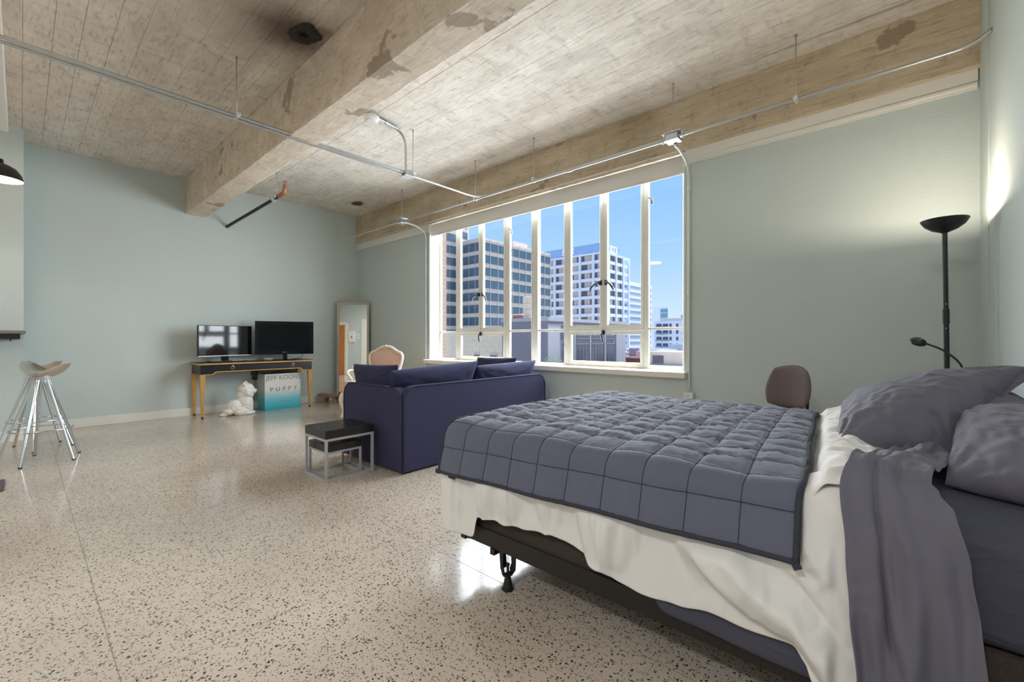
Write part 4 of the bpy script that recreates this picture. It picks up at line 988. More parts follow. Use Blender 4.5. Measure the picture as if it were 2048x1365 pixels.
# dark blanket edge showing below the white sheet
rows = []
for i in range(61):
    x = -.66+.78*i/60; top = .36; bt = .218-.012*min(1, max(0, (x+.56)/.4)); row = []
    if x < -.56: bt = lerp_tab([(-.66, .35), (-.56, .218)], x)
    for j in range(9):
        k = j/8; row.append((x, 1.379-.006*k-.003*math.sin(x*22+k*2)*k-(.004 if j in (7,) else 0), top+(bt-top)*k))
    rows.append(row)
tag(cloth(rows, 'blanket', M_fit, None, .008, 1), 'dark slate blanket edge hanging below the white sheet near the bed head', 'blanket')

# white top sheet: skirt round the near side and the foot, and the rumpled flap at the head end
HEM = [(-1.70, .24), (-1.60, .205), (-1.46, .20), (-1.435, .205), (-1.41, .30), (-1.30, .318), (-1.16, .322), (-1.07, .338), (-.99, .343), (-.90, .336), (-.86, .325), (-.80, .292), (-.69, .266), (-.61, .258), (-.52, .27), (-.42, .288), (-.33, .284), (-.25, .286), (-.205, .288), (-.19, .262), (-.15, .20), (-.10, .15), (0, .12)]
def perim(s):
    """plan position and outward normal, s in metres from the head along the near side, round the foot corner, along the foot"""
    xs, xf, r = -.05, -1.605, .05; L1 = xs-(xf+r)
    if s <= L1: return xs-s, 1.375, 0, -1
    a = (s-L1)/r
    if a < PI/2: return xf+r-r*math.sin(a), 1.375+r-r*math.cos(a), -math.sin(a), -math.cos(a)
    y = 1.375+r+(s-L1-r*PI/2); return xf, y, -1, 0
rows = []; nS = 300; SL = 1.505+.0785+1.42
for i in range(nS+1):
    s = SL*i/nS; px_, py_, nx, ny = perim(s)
    foot = max(0., min(1., (s-1.52)/.10))
    hem = lerp_tab(HEM, px_) if foot == 0 else .205*(1-foot)+foot*(.23+.03*math.sin(s*7)+.02*math.sin(s*17))
    head = max(0., min(1., (px_+.62)/.42)) if foot == 0 else 0
    row = []
    q_ = max(0., min(1., (px_+.26)/.16)) if foot == 0 else 0; zt = .048*q_*q_*(3-2*q_)
    for j in range(27):
        if j < 4:                         # on top, inwards to the edge
            k = j/4; ins = .16*(1-k); z = .688-.012*k**2+zt; off = -ins
            row.append((px_+nx*off+0, py_+ny*off, z+.006*nz(px_*6, py_*6, 3))); continue
        d = (j-4)/22; z = .676+zt+(hem-.676-zt)*d
        drop = .676-z
        ph = s+.35*head*drop
        pd = s+.85*head*drop+.03*head*nz(px_*4, drop*4, 17)
        fold = math.sin(pd*29+1.6*math.sin(pd*5.3))*.45+math.sin(pd*15+2.1+2.2*nz(pd*2, 0, 4))*.5+.5*nz(pd*13, drop*2, 2)
        fold += .75*(.45-abs(nz(pd*17+drop*2, drop*1.6, 14))*2.0)+.5*(.45-abs(nz(pd*30-drop*3, drop*2.4, 31))*2.0)
        covered = (1-head)*(1 if foot < .5 else 0)
        below = max(0., min(1., (.63-z)/.17)); below = below*below*(3-2*below)           # under the quilt the sheet lies flat, below its hem it billows
        free = below if px_ < -.20 and foot < .5 else 1.
        env = min(1, d*2.2)*(.25+.75*free)
        bulge = .014+(.034*math.sin(PI*min(1, d*1.05))**.8)*free
        off = bulge+.023*env*fold*(1+1.1*head)
        if d > .86: off += .012*(d-.86)/.14*math.sin(ph*27+2*nz(ph*4, 1, 1))
        if z > .485 and px_ < -.19 and foot < .5: off = min(off, .024+.024*max(0., min(1., (.63-z)/.13)))
        off = max(off, .012+.010*d)
        if px_ > -.125 and foot < .5: off = min(off, .032)
        if d < .12: off *= (d/.12)**.5
        # the foot corner hangs as a loose hollow fold
        cf = math.exp(-((s-1.56)/.07)**2); off += .05*cf*d
        row.append((px_+nx*off, py_+ny*off, z+(.004*nz(ph*12, d*4, 9)+.010*nz(ph*21, 2, 3)*max(0, d-.7))*d))
    rows.append(row)
ws = thing('top_sheet', 'white cotton top sheet hanging down the side of the bed', 'sheet', (-.8, 1.36, .5))
cloth(rows, 'sheet_skirt', M_sheet, ws, .004, 1)
rows = []
for i in range(49):
    u = i/48; row = []
    for j in range(91):
        v = j/90; y = 1.375+v*1.56
        x = -.42+u*(.41+.03*nz(y*3, 1, 3)-.10*v)
        ridge = 1.1*abs(nz(x*5+y*1.0, y*11-x*7, 6))+.7*abs(nz(x*8-y*2, y*23+x*6, 2))
        xq = -.195-.15*min(1, max(0, (y-1.45)/1.45)); ed_ = max(0., min(1., (x-xq-.004)/.05)); ed_ = ed_*ed_*(3-2*ed_)
        z = .690+.042*math.exp(-((u-.72)/.24)**2)*(1-.25*v)+.040*(.70-ridge)*min(1, u*2.2)
        z = .674+(z-.674)*ed_+.006*ed_
        ed = max(0, .05-(y-1.375))/.05; z -= .016*ed**2
        row.append((x, y-.012*ed, z))
    for k in range(1, 7):                      # far side turns down
        a = row[-1]; row.append((a[0], 2.935+.02*min(k, 3), a[2]-.035*k))
    rows.append(row)
cloth(rows, 'turned_flap', M_sheet, ws, .005, 1)

# quilt
ZQ, QA, QB = .694, .140, .112
def qpath(t, hn):
    """arc length t from the near hem -> (y, z, ny, nz)"""
    r = .055; y0 = 1.332; a1 = hn-r; L2 = r*PI/2; fl_ = 2.80-(y0+.012+r)
    if t < a1: k = t/a1; return y0-.018*(1-k)+.012*k, ZQ-hn+t, -1, .05
    t -= a1
    if t < L2: a = t/r; return y0+.012+r-r*math.cos(a), ZQ-r+r*math.sin(a), -math.cos(a), math.sin(a)
    t -= L2
    if t < fl_: return y0+.012+r+t, ZQ+.012*math.sin(PI*t/fl_), 0, 1
    t -= fl_
    if t < L2: a = t/r; return 2.80+r*math.sin(a), ZQ-r+r*math.cos(a), math.sin(a), math.cos(a)
    t -= L2; return 2.855, ZQ-r-t, 1, 0
def quilt_pt(s, t, hgt=None):
    """s in squares from the foot (0..10), t in metres across"""
    hn0 = .205
    f0 = t/2.0
    xh = -.195-.15*min(1, max(0, (t-.2)/1.6)); xf = -1.615+.02*min(1, t/.3)
    x = xf+(xh-xf)*s/10
    hn = ZQ-(.478+.055*s/10)
    tt = t*(1 if t > .3 else 1)
    y, z, ny, nz_ = qpath(t+(hn-hn0)*0, hn)
    a = abs(math.sin(PI*s)); b_ = abs(math.sin(PI*t/QB))
    flat = max(0, min(1, (t-.22)/.15))
    puff = (.0095+.0065*flat)*(a**.42)*(b_**.42)
    puck = (.0026+.0040*flat)*(nz(s*6.1, t*52, 1)*(1-b_)**.7+nz(s*24, t*9, 5)*(1-a)**.7)*1.2+flat*.0035*nz(s*3, t*24, 9)
    und = .012+flat*(.008*nz(x*3.1, y*3.1, 4)+.006*nz(x*7, y*7, 8)+.006*(1-2*abs(nz(x*5+y*6, y*2.5-x*2, 12))))
    wav = (1-flat)*.006*math.sin(s*1.9+t*3)
    # soft shift of the stitch lines so that they wander
    x += .010*nz(y*2.2, s*.5, 6); yo = .008*nz(x*2.5, t*.8, 7)*flat
    h = puff+puck+und+wav
    return Vector((x, y+ny*h+yo, z+nz_*h))
rows = []; nS, TT = 150, .205-.055+.0864*2+1.40+.13; nT = 210
for i in range(nS+1):
    rows.append([quilt_pt(10*i/nS, TT*j/nT) for j in range(nT+1)])
qt = thing('quilt', 'charcoal box-stitched quilt spread over the bed', 'quilt', (-.9, 2.1, .7))
o = MB().grid(rows).build('quilted_cover', M_quilt, qt, smooth=True); add_mod(o, 'SOLIDIFY', thickness=.006, offset=-1)
edge = [r[0] for r in rows]+rows[-1][1:]; e2 = [r[0] for r in rows[::2]]+[p for p in rows[-1][1::2]]
SM = mat('groove_shade_thread', lin((50, 51, 60)), rough=.9)  # stitch thread coloured dark to paint the shade in the quilting grooves
b = MB()
for k in range(1, 10):
    i = k*nS//10; b.tube([rows[i][j]+Vector((0, -.0012, .0012)) for j in range(0, nT+1, 2)], .0012, 4)
for k in range(1, 20):
    j = round(k*QB/TT*nT)
    if j < nT: b.tube([rows[i][j]+Vector((0, -.0012, .0012)) for i in range(0, nS+1, 2)], .0012, 4)
b.build('shade_stitching', SM, qt, kind='stuff')
def hem_tube(pts, r=.0085): return MB().tube([p+Vector((0, 0, 0)) for p in pts], r, 8)
hem_tube([r[0] for r in rows[::2]]).build('binding', M_bind, qt, smooth=True)
hem_tube([p for p in rows[-1][::2]]).build('binding', M_bind, qt, smooth=True)
hem_tube([p for p in rows[0][::2]]).build('binding', M_bind, qt, smooth=True)
a = rows[-1][0]; MB().bar(a+Vector((-.006, -.003, .006)), a+Vector((.006, -.005, -.014)), .018, .007, (0, 1, 0)).build('corner_tab', M_bind, qt)
a = rows[0][0]; MB().bar(a+Vector((-.018, -.002, 0)), a+Vector((.01, -.002, 0)), .012, .018).build('corner_tab', M_bind, qt)
a = rows[9][0]; MB().box(a+Vector((-.02, .004, -.02)), a+Vector((.022, .010, .0))).build('care_label', M_black, qt)

# charcoal flat sheet dragged over the edge near the pillows
XL = [(.10, -.060), (.28, -.074), (.45, -.090), (.59, -.098), (.74, -.112), (.80, -.10), (.9, -.085)]
XR = [(.10, .142), (.30, .134), (.38, .131), (.50, .125), (.61, .113), (.73, .090), (.77, .066), (.84, .032), (.9, .025)]
rows = []
for i in range(61):
    u = i/60; row = []
    pth = [(2.06, .735), (1.90, .745), (1.74, .765), (1.60, .785), (1.50, .795), (1.43, .792), (1.385, .770), (1.352, .735), (1.335, .69), (1.325, .62), (1.318, .52), (1.312, .42), (1.308, .32), (1.303, .22), (1.30, .12)]
    for j in range(71):
        q = j/70*(len(pth)-1); k = min(int(q), len(pth)-2); f = q-k
        y = pth[k][0]*(1-f)+pth[k+1][0]*f; z = pth[k][1]*(1-f)+pth[k+1][1]*f
        hang = max(0, min(1, (.735-z)/.25)) if y < 1.40 else 0
        topk = 1 if y > 1.40 else max(0, (z-.70)/.09)
        zz = z if y < 1.40 else .80
        x = lerp_tab(XL, zz)+(lerp_tab(XR, zz)-lerp_tab(XL, zz))*u
        if y > 1.40: x += (y-1.40)*(.20-.07*u)
        w_ = u+.10*nz(z*2.6, 3.3, 5)+.06*(1-u)*(.8-z)
        fold = (.55*math.sin(w_*13+1)+.25*math.sin(w_*24+2)+1.1*nz(u*2.6+z*1.1, z*2.4, 21)+.5*nz(u*6, z*3.5, 8))*(.40+.60*hang)
        cu_ = .37-.10*(z-.5)+.05*math.sin(z*8+.5); crease = -1.3*math.exp(-((u-cu_)/.024)**2)+.8*math.exp(-((u-cu_-.055)/.035)**2)
        rump = topk*(.9*(.35-abs(nz(u*2.2+y*1.5, y*5, 3)))+.9*nz(u*3.2, y*6, 5)+.25*nz(u*9, y*14, 7))
        off = .021*fold+.011*crease*(.5+.5*hang)
        row.append((x+.006*fold, y-off*(1 if y < 1.42 else .2), z+(.024*rump)+(off*.5 if y > 1.40 else 0)-.035*max(0, u-.55)*topk*1.6))
    rows.append(row)
gs = cloth(rows, 'flat_sheet', M_char, None, .004, 1)
tag(gs, 'charcoal flat sheet dragged down over the side of the bed beside the pillows', 'sheet')

# pillows
pb = thing('pillow', 'charcoal pillow lying at the bed head in front, cut by the picture edge', 'pillow', (.26, 1.9, .7), group='pillows on the bed')
pillow_bm([(.096, 1.72, .692), (.385, 1.55, .702), (.392, 2.30, .850), (.165, 2.36, .79)], .115, 60, 50, .05, 3, .009, .40, .55).build('case', M_char, pb, smooth=True)
pa = thing('pillow', 'large charcoal pillow propped up on top behind the front one', 'pillow', (.1, 2.3, .8), group='pillows on the bed')
QA_ = [(-.165, 1.91, .712), (.140, 2.06, .706), (.385, 2.62, .985), (-.225, 2.80, .735)]
pillow_bm(QA_, .150, 90, 76, .05, 7, .010, .40, .45).build('case', M_char, pa, smooth=True)
pc = thing('pillow', 'charcoal pillow lying flat underneath the propped one at the wall', 'pillow', (.25, 2.6, .7), group='pillows on the bed')
pillow_bm([(-.02, 2.42, .745), (.390, 2.24, .835), (.390, 2.84, .83), (-.02, 2.86, .745)], .105, 36, 30, .05, 13, .006, .40, .6).build('case', M_char, pc, smooth=True)
# open end of the pillowcase: a flat hem along the wall-side edge
rows = []
for i in range(31):
    k = i/30; a = Vector(QA_[1])*(1-k)+Vector(QA_[2])*k; c = Vector((-.10*math.sin(PI*k)*.32, .0, 0))
    dirn = Vector((.015, -.019, -.012))
    rows.append([a+c+dirn*j/3+Vector((0, 0, .004*math.sin(k*15+j))) for j in range(4)])
cloth(rows, 'case_hem', M_char, pa, .006, 1)

# things the corner mirror shows on the far kitchen-side wall
t = thing('breaker_box', 'white breaker box on the right wall, seen only in the corner mirror', 'panel', (X1, -5.82, 1.7))
MB().box((X1-.05, -6.03, 1.45), (X1, -5.62, 1.95), .004).build('cabinet', M_white, t); MB().box((X1-.056, -5.99, 1.49), (X1-.05, -5.66, 1.91), .003).build('door', M_cream, t); MB().ball((X1-.06, -5.80, 1.68), (.01, .04, .05), 1).build('handle', M_black, t)
t = thing('light_switch', 'cream light switch beside the breaker box in the corner mirror', 'switch', (X1, -5.43, 1.7))
MB().box((X1-.008, -5.52, 1.61), (X1, -5.34, 1.81), .002).build('plate', M_cream, t)
for y in (-5.47, -5.39): MB().box((X1-.016, y-.012, 1.69), (X1-.008, y+.012, 1.73), .002).build('toggle', M_oldwood, t)
dr1 = thing('door_1', loc=(X1, -6.7, 0), kind='structure')
MB().box((X1-.03, -7.2, .01), (X1-.005, -6.29, 2.25), .003).build('slab', M_orange, dr1)
MB().box((X1-.045, -6.29, 0), (X1, -6.12, 2.33), .004).build('casing', M_white, dr1)
MB().box((X1-.045, -7.37, 0), (X1, -7.2, 2.33), .004).build('casing', M_white, dr1); MB().box((X1-.045, -7.2, 2.25), (X1, -6.29, 2.40), .004).build('casing', M_white, dr1)
MB().box((X1-.045, -5.17, 0), (X1, -4.84, 2.45), .004).build('trim_4', M_white, kind='structure')
MB().box((X1-.016, -4.84, 0), (X1, -.1, .115), .004).build('baseboard_right', M_white, kind='structure')
MB().box((X1-.016, -6.12, 0), (X1, -5.17, .115), .004).build('baseboard_kitchen', M_white, kind='structure')

# ------------------------------------------------------------------ the town outside
ZG = -16.0
M_asph = mat('street_asphalt', (.36, .36, .35), rough=.9, var=.2, vscale=.3)
M_conc1 = mat('pale_precast', lin((216, 206, 199)), rough=.8, var=.08, vscale=.6)
M_mull = mat('facade_aluminium', lin((150, 150, 152)), rough=.5, var=.03)
M_blueg = mat('blue_window_glass', lin((72, 100, 122)), rough=.08, var=.45, vscale=.35, spec=.8)
M_823 = mat('blue_white_paint', lin((222, 231, 245)), rough=.7, var=.04, vscale=.5)
M_823d = mat('cap_blue_paint', lin((150, 182, 224)), rough=.7, var=.03, vscale=.5)
M_darkg = mat('dark_window_glass', lin((88, 90, 104)), rough=.15, var=.5, vscale=.5, spec=.6)
M_blindy = mat('window_blinds', lin((196, 184, 182)), rough=.8, var=.2, vscale=.6)
M_grey = mat('grey_stucco', lin((132, 131, 144)), rough=.85, var=.06, vscale=1)
M_grey2 = mat('light_grey_brick', lin((176, 177, 186)), rough=.85, var=.10, vscale=6, stretch=(1, 1, 3))
M_limes = mat('limestone_block', lin((232, 214, 192)), rough=.85, var=.10, vscale=2.5, bump=.3, bscale=6)
M_brickb = mat('tan_brick', lin((206, 176, 152)), rough=.85, var=.14, vscale=5)
M_redb = mat('red_brick', lin((158, 104, 88)), rough=.85, var=.2, vscale=6)
M_roofw = mat('white_roof', lin((210, 208, 206)), rough=.8, var=.06, vscale=.4)
M_roofb = mat('brown_roof', lin((206, 199, 192)), rough=.85, var=.12, vscale=.8)
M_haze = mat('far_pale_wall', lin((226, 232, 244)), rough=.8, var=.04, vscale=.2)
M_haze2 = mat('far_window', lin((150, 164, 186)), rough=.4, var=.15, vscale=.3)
M_teal = mat('teal_glass', lin((110, 156, 170)), rough=.2, var=.15, vscale=.4)
M_letter = emis('white_sign_letters', (.95, .97, 1.0), .0)

MB().box((-700, 6, ZG-1), (400, 900, ZG)).build('street_ground', M_asph, kind='structure')

def bld(name, label, loc, cat='building'): return thing(name, label, cat, loc)
def place(o, src_mesh, parent, p, rz, name, label=None):
    c = bpy.data.objects.new(name, src_mesh); C.objects.link(c); c.parent = parent
    c.matrix_local = WM[parent.name].inverted() @ (Matrix.Translation(p) @ Matrix.Rotation(rz, 4, 'Z'))
    if label: c['label'] = label
    return c
def win_mesh(name, w, h, n, frame_m, glass_m, dep=.12, fw=.06, mw_=.05, alt=None):
    """a strip window: sunk glass panes and mullions; local x along the wall, facing -y"""
    bm = bmesh.new(); me = bpy.data.meshes.new(name)
    def bx_(a, b, mi):
        r = bmesh.ops.create_cube(bm, size=1); a, b = Vector(a), Vector(b); c = (a+b)/2; d = b-a
        for v in r['verts']: v.co = Vector((v.co.x*d.x, v.co.y*d.y, v.co.z*d.z))+c
        for f in {f for v in r['verts'] for f in v.link_faces}: f.material_index = mi
    pw = w/n
    for k in range(n):
        bx_((k*pw+mw_/2, -.02, fw), ((k+1)*pw-mw_/2, .03, h-fw), 2 if (alt and k in alt) else 1)
    for k in range(n+1): bx_((max(0, k*pw-mw_/2), -.06, 0), (min(w, k*pw+mw_/2), .03, h), 0)
    bx_((0, -.06, 0), (w, .03, fw), 0); bx_((0, -.06, h-fw), (w, .03, h), 0)
    bm.to_mesh(me); bm.free()
    for m in (frame_m, glass_m, M_blindy): me.materials.append(m)
    return me
def facade(parent, o, d, nrm_rz, bays, bw, rows, z_top, pitch, wh, mesh_f, gap=0., skip=()):
    """rows of windows along direction d from point o; rz turns the mesh's -y to the outside"""
    for r in range(rows):
        for k in range(bays):
            if (k, r) in skip: continue
            p = Vector((o[0]+d[0]*(k*bw+gap), o[1]+d[1]*(k*bw+gap), z_top-r*pitch-wh))
            place(None, mesh_f[(k*7+r*3+k*r) % len(mesh_f)], parent, p, nrm_rz, 'window')
RZX = PI/2       # facing +x : local +x -> +y
RZY = 0.0        # facing -y : local +x -> +x

# brick-faced neighbour just left of the window
t = bld('brick_building', 'tan brick building corner at the left edge of the window view', (-21, 11, ZG))
MB().box((-25, 8, ZG), (-16.78, 14, 24)).build('wall', M_brickb, t)
bmn_ = MB().box((0, 0, 0), (.03, .58, .19), .006); tmp = bmn_.build('brick', M_brickb, t, local=True); bme = tmp.data
bpy.data.objects.remove(tmp)
for r in range(46):
    for k in range(2): place(None, bme, t, (-16.78, 14-.60*(k+1)+(.30 if r % 2 else 0)*(0 if k else 0), -3.2+r*.20), 0, 'brick')

# office block with ribbon windows (right face, left face, taller wing)
A = bld('office_building', 'pale office block with ribbons of blue glass, left in the window view', (-85, 90, ZG))
MB().box((-100, 78, ZG), (-79.5, 107, 26.75)).build('wall', M_conc1, A)
MB().box((-115, 60, ZG), (-89, 78, 42)).build('wing', M_conc1, A)
MB().box((-115, 84, ZG), (-97, 89.5, 44)).build('tower', M_conc1, A)
wA = [win_mesh('ribbon_window', 2.80, 2.2, 3, M_mull, M_blueg), win_mesh('ribbon_window', 2.80, 2.2, 3, M_mull, M_blueg), win_mesh('ribbon_window', 2.8, 2.2, 2, M_mull, M_blueg)]
facade(A, (-79.45, 78.1), (0, 1), RZX, 10, 2.89, 8, 25.9, 3.2, 2.2, wA)
wB = [win_mesh('ribbon_window', 2.30, 2.2, 2, M_mull, M_blueg), win_mesh('ribbon_window', 2.30, 2.2, 3, M_mull, M_blueg)]
facade(A, (-88.9, 77.95), (1, 0), RZY, 4, 2.36, 8, 25.9, 3.2, 2.2, wB)
facade(A, (-88.95, 68.2), (0, 1), RZX, 4, 2.4, 12, 25.9+3.2*4, 3.2, 2.2, wB)
facade(A, (-96.95, 84.3), (0, 1), RZX, 2, 2.45, 5, 42.5, 3.2, 2.2, wB)
b = MB()
for k in range(11): b.box((-79.5, 78.05+k*2.89-.06, ZG), (-79.32, 78.05+k*2.89+.06, 27.0))
for k in range(5): b.box((-88.95+k*2.36-.05, 77.85, ZG), (-88.95+k*2.36+.05, 78, 27.0))
b.build('mullion', M_conc1, A); 
b = MB().box((-100, 77.9, 26.5), (-79.4, 107.1, 27.0)); b.build('parapet', M_conc1, A)
MB().box((-85, 92, 27.0), (-81, 98, 28.6)).build('roof_unit', M_conc1, A)

# tower with a sign on its cap
B8 = bld('sign_tower', 'pale blue office tower with white 823 numerals on its cap', (-95, 160, ZG))
MB().box((-118, 150.5, ZG), (-86.1, 166, 34.9)).build('wall', M_823d, B8)
MB().box((-117, 151.2, 34.9), (-86.8, 165.6, 38.9)).build('cap', M_823d, B8)
colx = [-85.9, -90.2, -96.4, -102.7, -108.9, -115.2]
b = MB()
for x in colx: b.box((x-.45, 149.6, ZG), (x+.45, 150.5, 35.1))
for y in (153.9, 159.7, 165.7, 170.7): b.box((-86.1, y-.45, ZG), (-85.2, y+.45, 35.1))
b.build('column', M_823, B8)
b = MB()
for r in range(9):
    z = 32.0-3.48*r; b.box((-118, 149.9, z-1.25), (-86.25, 150.6, z)); b.box((-86.2, 150, z-1.25), (-85.5, 171, z)); b.box((-92, 166.02, z-1.2), (-86.25, 170.95, z-.85))
b.box((-118, 149.7, 34.3), (-86.25, 150.6, 35.0)); b.box((-86.2, 149.7, 34.3), (-85.3, 171, 35.0))
b.build('spandrel', M_823, B8)
def wins(w, n, alts): return [win_mesh('window', w, 2.25, n, M_mull, M_darkg, alt=a) for a in alts]
w8 = wins(5.3, 4, ((1, 2, 3), (2, 3), (1, 2))); w8s = wins(3.4, 3, ((1,), (1, 2))); w8r = wins(4.9, 3, ((), (1,)))
for r in range(9):
    for k, x in enumerate(colx[2:]): place(None, w8[(r+2*k) % 3], B8, (x+.48, 150.45, 34.28-2.27-3.48*r), RZY, 'window')
    place(None, w8s[r % 2], B8, (-90.2+.46, 150.45, 34.28-2.27-3.48*r), RZY, 'window'); place(None, w8[(r+1) % 3], B8, (-96.4+.48, 150.45, 34.28-2.27-3.48*r), RZY, 'window')
    for y in (154.35, 160.15): place(None, w8r[r % 2], B8, (-86.05, y, 34.28-2.27-3.48*r), RZX, 'window')
text_mesh('823', 4.1, .15, 'letter', M_letter, Matrix(((1, 0, 0, -102.9), (0, 0, -1, 151.0), (0, 1, 0, 35.75), (0, 0, 0, 1))), B8)
text_mesh('823', 4.1, .15, 'letter', M_letter, Matrix(((0, 0, 1, -86.65), (1, 0, 0, 159.6), (0, 1, 0, 35.75), (0, 0, 0, 1))), B8)
MB().box((-104, 155, 38.8), (-98, 160, 39.6)).build('roof_unit', M_823, B8)

# low grey building in front
G = bld('grey_building', 'low dark grey building with tall windows in front of the numbered tower', (-30, 42, ZG))
MB().box((-32.5, 35, ZG), (-26.3, 51.5, 3.0)).build('wall', M_grey, G)
MB().box((-26.3, 35.0, ZG), (-26.22, 37.0, 2.6)).build('pier', M_grey2, G)
MB().box((-26.3, 49.0, ZG), (-26.22, 51.5, 2.6)).build('pier', M_grey2, G)
b = MB().box((-32.6, 34.9, 2.9), (-26.15, 51.6, 3.25)); b.build('parapet', M_grey2, G)
def facewin(y0, y1, z0, z1, n, name='window', gm=M_darkg):
    me = win_mesh(name, y1-y0, z1-z0, n, M_grey2, gm, alt=None, fw=.05, mw_=.04); place(None, me, G, (-26.24, y0, z0), RZX, name)
for y0, y1 in ((37.7, 39.3), (40.05, 42.6), (43.3, 46.0), (46.5, 48.6)):
    facewin(y0, y1, -1.75, .55, 4); facewin(y0, y1, 1.12, 1.48, 1)
for y0, y1 in ((37.0, 39.6), (39.8, 42.7), (42.9, 46.1), (46.3, 49.0)):
    b = MB().box((-26.3, y0, 1.75), (-26.2, y1, 1.85)); b.box((-26.3, y0, 2.55), (-26.2, y1, 2.65)); b.box((-26.3, y0, 1.85), (-26.2, y0+.1, 2.55)); b.box((-26.3, y1-.1, 1.85), (-26.2, y1, 2.55)); b.build('facade_panel', M_grey2, G)
for y in (39.7, 42.9, 46.2): MB().box((-26.3, y-.12, ZG), (-26.15, y+.12, 1.7)).build('pilaster', M_grey2, G)
ch = MB(); 
for r in range(4):
    for k in range(2): ch.box((-32.1+k*.62, 38, 3.0+r*.72), (-32.1+k*.62+.60, 39.3, 3.0+r*.72+.70), .02)
tag(ch.build('chimney', M_limes), 'pale concrete block chimney standing on the low grey roof', 'chimney')
t = bld('roof_parapet', 'short red brick parapet beside the block chimney', (-31.5, 36.3, 3.2), 'wall')
MB().box((-32.4, 36.6, 3.2), (-31.1, 36.9, 3.72)).build('wall', M_redb, t); MB().box((-32.45, 36.55, 3.72), (-31.05, 36.95, 3.85)).build('coping', M_roofw, t)

# limestone building, lower left
Lb = bld('limestone_building', 'pale limestone building with small barred openings, lower left in the window view', (-48, 52, ZG))
MB().box((-62, 48.05, ZG), (-36.5, 60, 2.0)).build('wall', M_limes, Lb)
MB().box((-62.1, 47.95, 1.6), (-36.4, 60.1, 2.35)).build('cornice', M_limes, Lb)
me = bpy.data.meshes.new('stone')
bm = bmesh.new(); r = bmesh.ops.create_cube(bm, size=1)
for v in r['verts']: v.co = Vector(((v.co.x+.5)*1.56, (v.co.y+.5)*.05, (v.co.z+.5)*.86))
bm.to_mesh(me); bm.free(); me.materials.append(M_limes)
for r in range(6):
    for k in range(12):
        x = -58.2+k*1.6+(.8 if r % 2 else 0)
        if r == 0 and any(abs(x+.78-q) < 1.2 for q in (-54.0, -50.0, -46.2)): continue
        place(None, me, Lb, (x, 48.0, -3.6+r*.88), 0, 'stone')
for x, w in ((-54.5, 1.0), (-50.6, 1.1), (-47.0, 1.3)):
    mw2 = win_mesh('barred_opening', w, .75, 6, M_mull, M_darkg, mw_=.04); place(None, mw2, Lb, (x, 47.96, -2.15), RZY, 'barred_opening')
    MB().box((x-.15, 47.8, -1.38), (x+w+.15, 48.0, -1.25)).build('lintel', M_limes, Lb)

# banded white block and others to the right
Wb = bld('banded_building', 'white office block with horizontal window bands right of the numbered tower', (-105, 212, ZG))
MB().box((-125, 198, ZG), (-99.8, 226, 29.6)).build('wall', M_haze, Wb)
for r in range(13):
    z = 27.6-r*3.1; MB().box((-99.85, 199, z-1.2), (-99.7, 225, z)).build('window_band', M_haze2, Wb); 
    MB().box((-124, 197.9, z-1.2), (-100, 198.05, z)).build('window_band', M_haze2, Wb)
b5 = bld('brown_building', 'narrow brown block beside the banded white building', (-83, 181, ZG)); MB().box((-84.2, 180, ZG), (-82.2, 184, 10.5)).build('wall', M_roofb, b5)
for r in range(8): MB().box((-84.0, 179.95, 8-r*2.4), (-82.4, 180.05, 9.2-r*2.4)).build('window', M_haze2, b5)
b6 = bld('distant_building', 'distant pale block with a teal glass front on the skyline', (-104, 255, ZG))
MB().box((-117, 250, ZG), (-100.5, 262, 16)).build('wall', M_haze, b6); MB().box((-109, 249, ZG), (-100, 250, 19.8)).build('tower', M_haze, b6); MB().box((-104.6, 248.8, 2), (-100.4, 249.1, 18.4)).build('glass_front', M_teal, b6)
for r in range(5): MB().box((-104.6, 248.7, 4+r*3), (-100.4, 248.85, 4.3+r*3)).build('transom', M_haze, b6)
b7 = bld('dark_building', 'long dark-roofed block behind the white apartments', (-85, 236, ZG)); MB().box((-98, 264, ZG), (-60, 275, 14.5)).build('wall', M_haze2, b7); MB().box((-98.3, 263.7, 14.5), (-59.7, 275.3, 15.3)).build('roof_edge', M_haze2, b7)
MB().tube([(-88, 266, 15), (-88, 266, 21)], .12, 6).build('flagpole', M_haze2, b7)
b8 = bld('apartment_building', 'white apartment block with dark balconies at the right of the window view', (-78, 205, ZG))
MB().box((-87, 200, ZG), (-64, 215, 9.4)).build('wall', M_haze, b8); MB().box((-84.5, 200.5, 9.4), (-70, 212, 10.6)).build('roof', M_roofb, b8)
M_balc = mat('dark_balcony_glass', lin((92, 100, 116)), rough=.4, var=.2)  # dark glass of the apartment windows
for r in range(6):
    for k in range(7):
        x = -86+k*3.1; big = k in (0, 1, 4)
        MB().box((x, 199.9, 6.4-r*3.05), (x+(2.5 if big else 1.1), 200.05, 8.1-r*3.05)).build('window', M_balc, b8)
        if big: MB().box((x-.1, 199.2, 6.1-r*3.05), (x+2.6, 199.95, 6.8-r*3.05)).build('balcony', M_haze2, b8)
def roof(name, label, a, b_, m, extra=()):
    t = bld(name, label, ((a[0]+b_[0])/2, (a[1]+b_[1])/2, ZG)); MB().box((a[0], a[1], ZG), (b_[0], b_[1], b_[2])).build('wall', m, t)
    MB().box((a[0]-.1, a[1]-.1, b_[2]), (b_[0]+.1, a[1]+.15, b_[2]+.22)).build('parapet', M_roofw, t)
    for (p, q, mm, nm) in extra: MB().box(p, q).build(nm, mm, t)
    return t
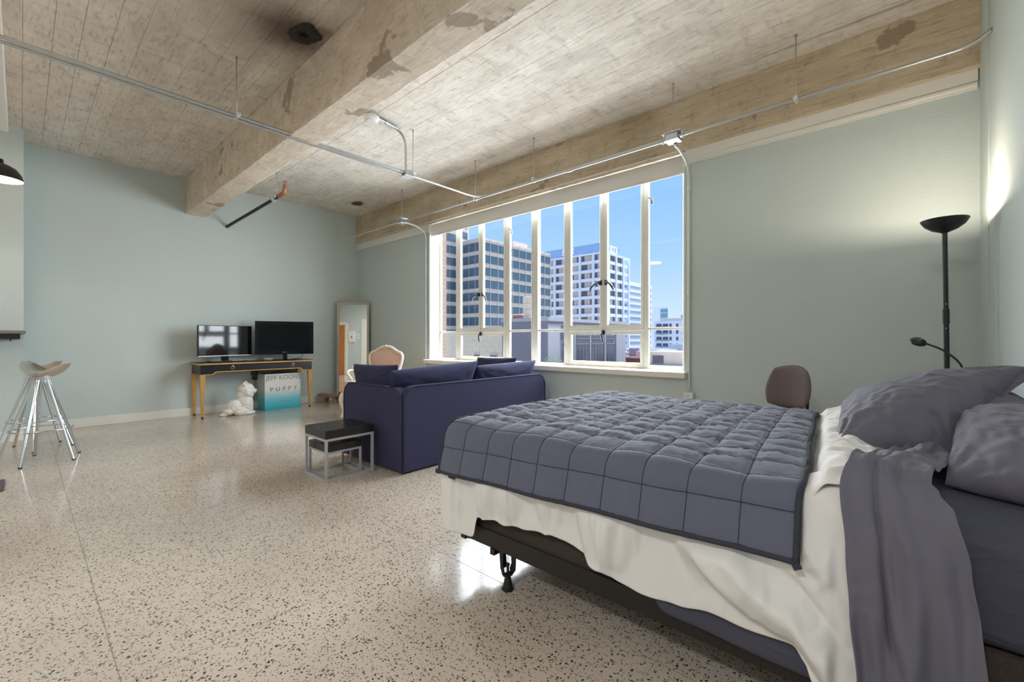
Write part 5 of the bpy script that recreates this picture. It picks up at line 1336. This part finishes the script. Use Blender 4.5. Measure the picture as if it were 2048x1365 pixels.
roof('flat_roof_building', 'wide white flat roof beyond the nearer roofs', (-41, 68), (-12, 118, -1.4), M_roofw, [((-36, 90, -1.4), (-33, 94, .0), M_haze2, 'roof_unit')])
roof('flat_roof_building', 'near pale grey roof with a small stair house at the window bottom', (-21.5, 34), (-6, 47.5, -1.75), M_roofb,
     [((-20.6, 46.0, -1.75), (-17.0, 50.5, -.45), M_roofb, 'stair_house'), ((-20.2, 45.9, -1.6), (-19.0, 46.02, -.75), M_darkg, 'door'), ((-21.0, 45.8, -.45), (-16.6, 50.8, -.28), M_roofw, 'stair_house_roof')])
roof('flat_roof_building', 'blue-grey shed roof below the white apartments', (-38.5, 76), (-32, 84, -.9), M_haze2)
roof('flat_roof_building', 'brown brick low building right of the grey building', (-31, 54), (-20.5, 66, -1.5), M_redb, [((-27, 56, -1.5), (-25.5, 58, -.6), M_roofw, 'roof_unit'), ((-30, 60, -1.5), (-28.5, 62, -.3), M_haze2, 'roof_unit'), ((-23, 58, -1.5), (-22, 60, -.9), M_darkg, 'roof_unit')])
roof('flat_roof_building', 'low roof below the window with green shrubs', (-26.1, 29), (-19, 33.6, -1.62), M_roofb)
M_leaf = mat('leaf_green', lin((128, 152, 92)), rough=.7, var=.4, vscale=8)
for i, (x, y, lb) in enumerate(((-24.55, 33.0, 'small green shrub at the left on the low roof by the grey building'), (-23.35, 32.8, 'small green shrub at the right on the low roof by the grey building'))):
    rnd = random.Random(i); b = MB()
    for k in range(170):
        c = Vector((x+rnd.gauss(0, .26), y+rnd.gauss(0, .2), -1.45+abs(rnd.gauss(.22, .24)))); n = Vector((rnd.uniform(-1, 1), rnd.uniform(-1, 1), rnd.uniform(0, 1))).normalized()
        u = n.orthogonal().normalized()*.075; w = n.cross(u.normalized())*.04
        b.bm.faces.new([b.bm.verts.new(p) for p in (c-u, c+w, c+u, c-w)])
    t = thing('shrub', lb, 'shrub', (x, y, -1.62)); b.build('foliage', M_leaf, t); MB().tube([(x, y, -1.63), (x, y, -1.2)], .04, 6).build('stem', M_oldwood, t)
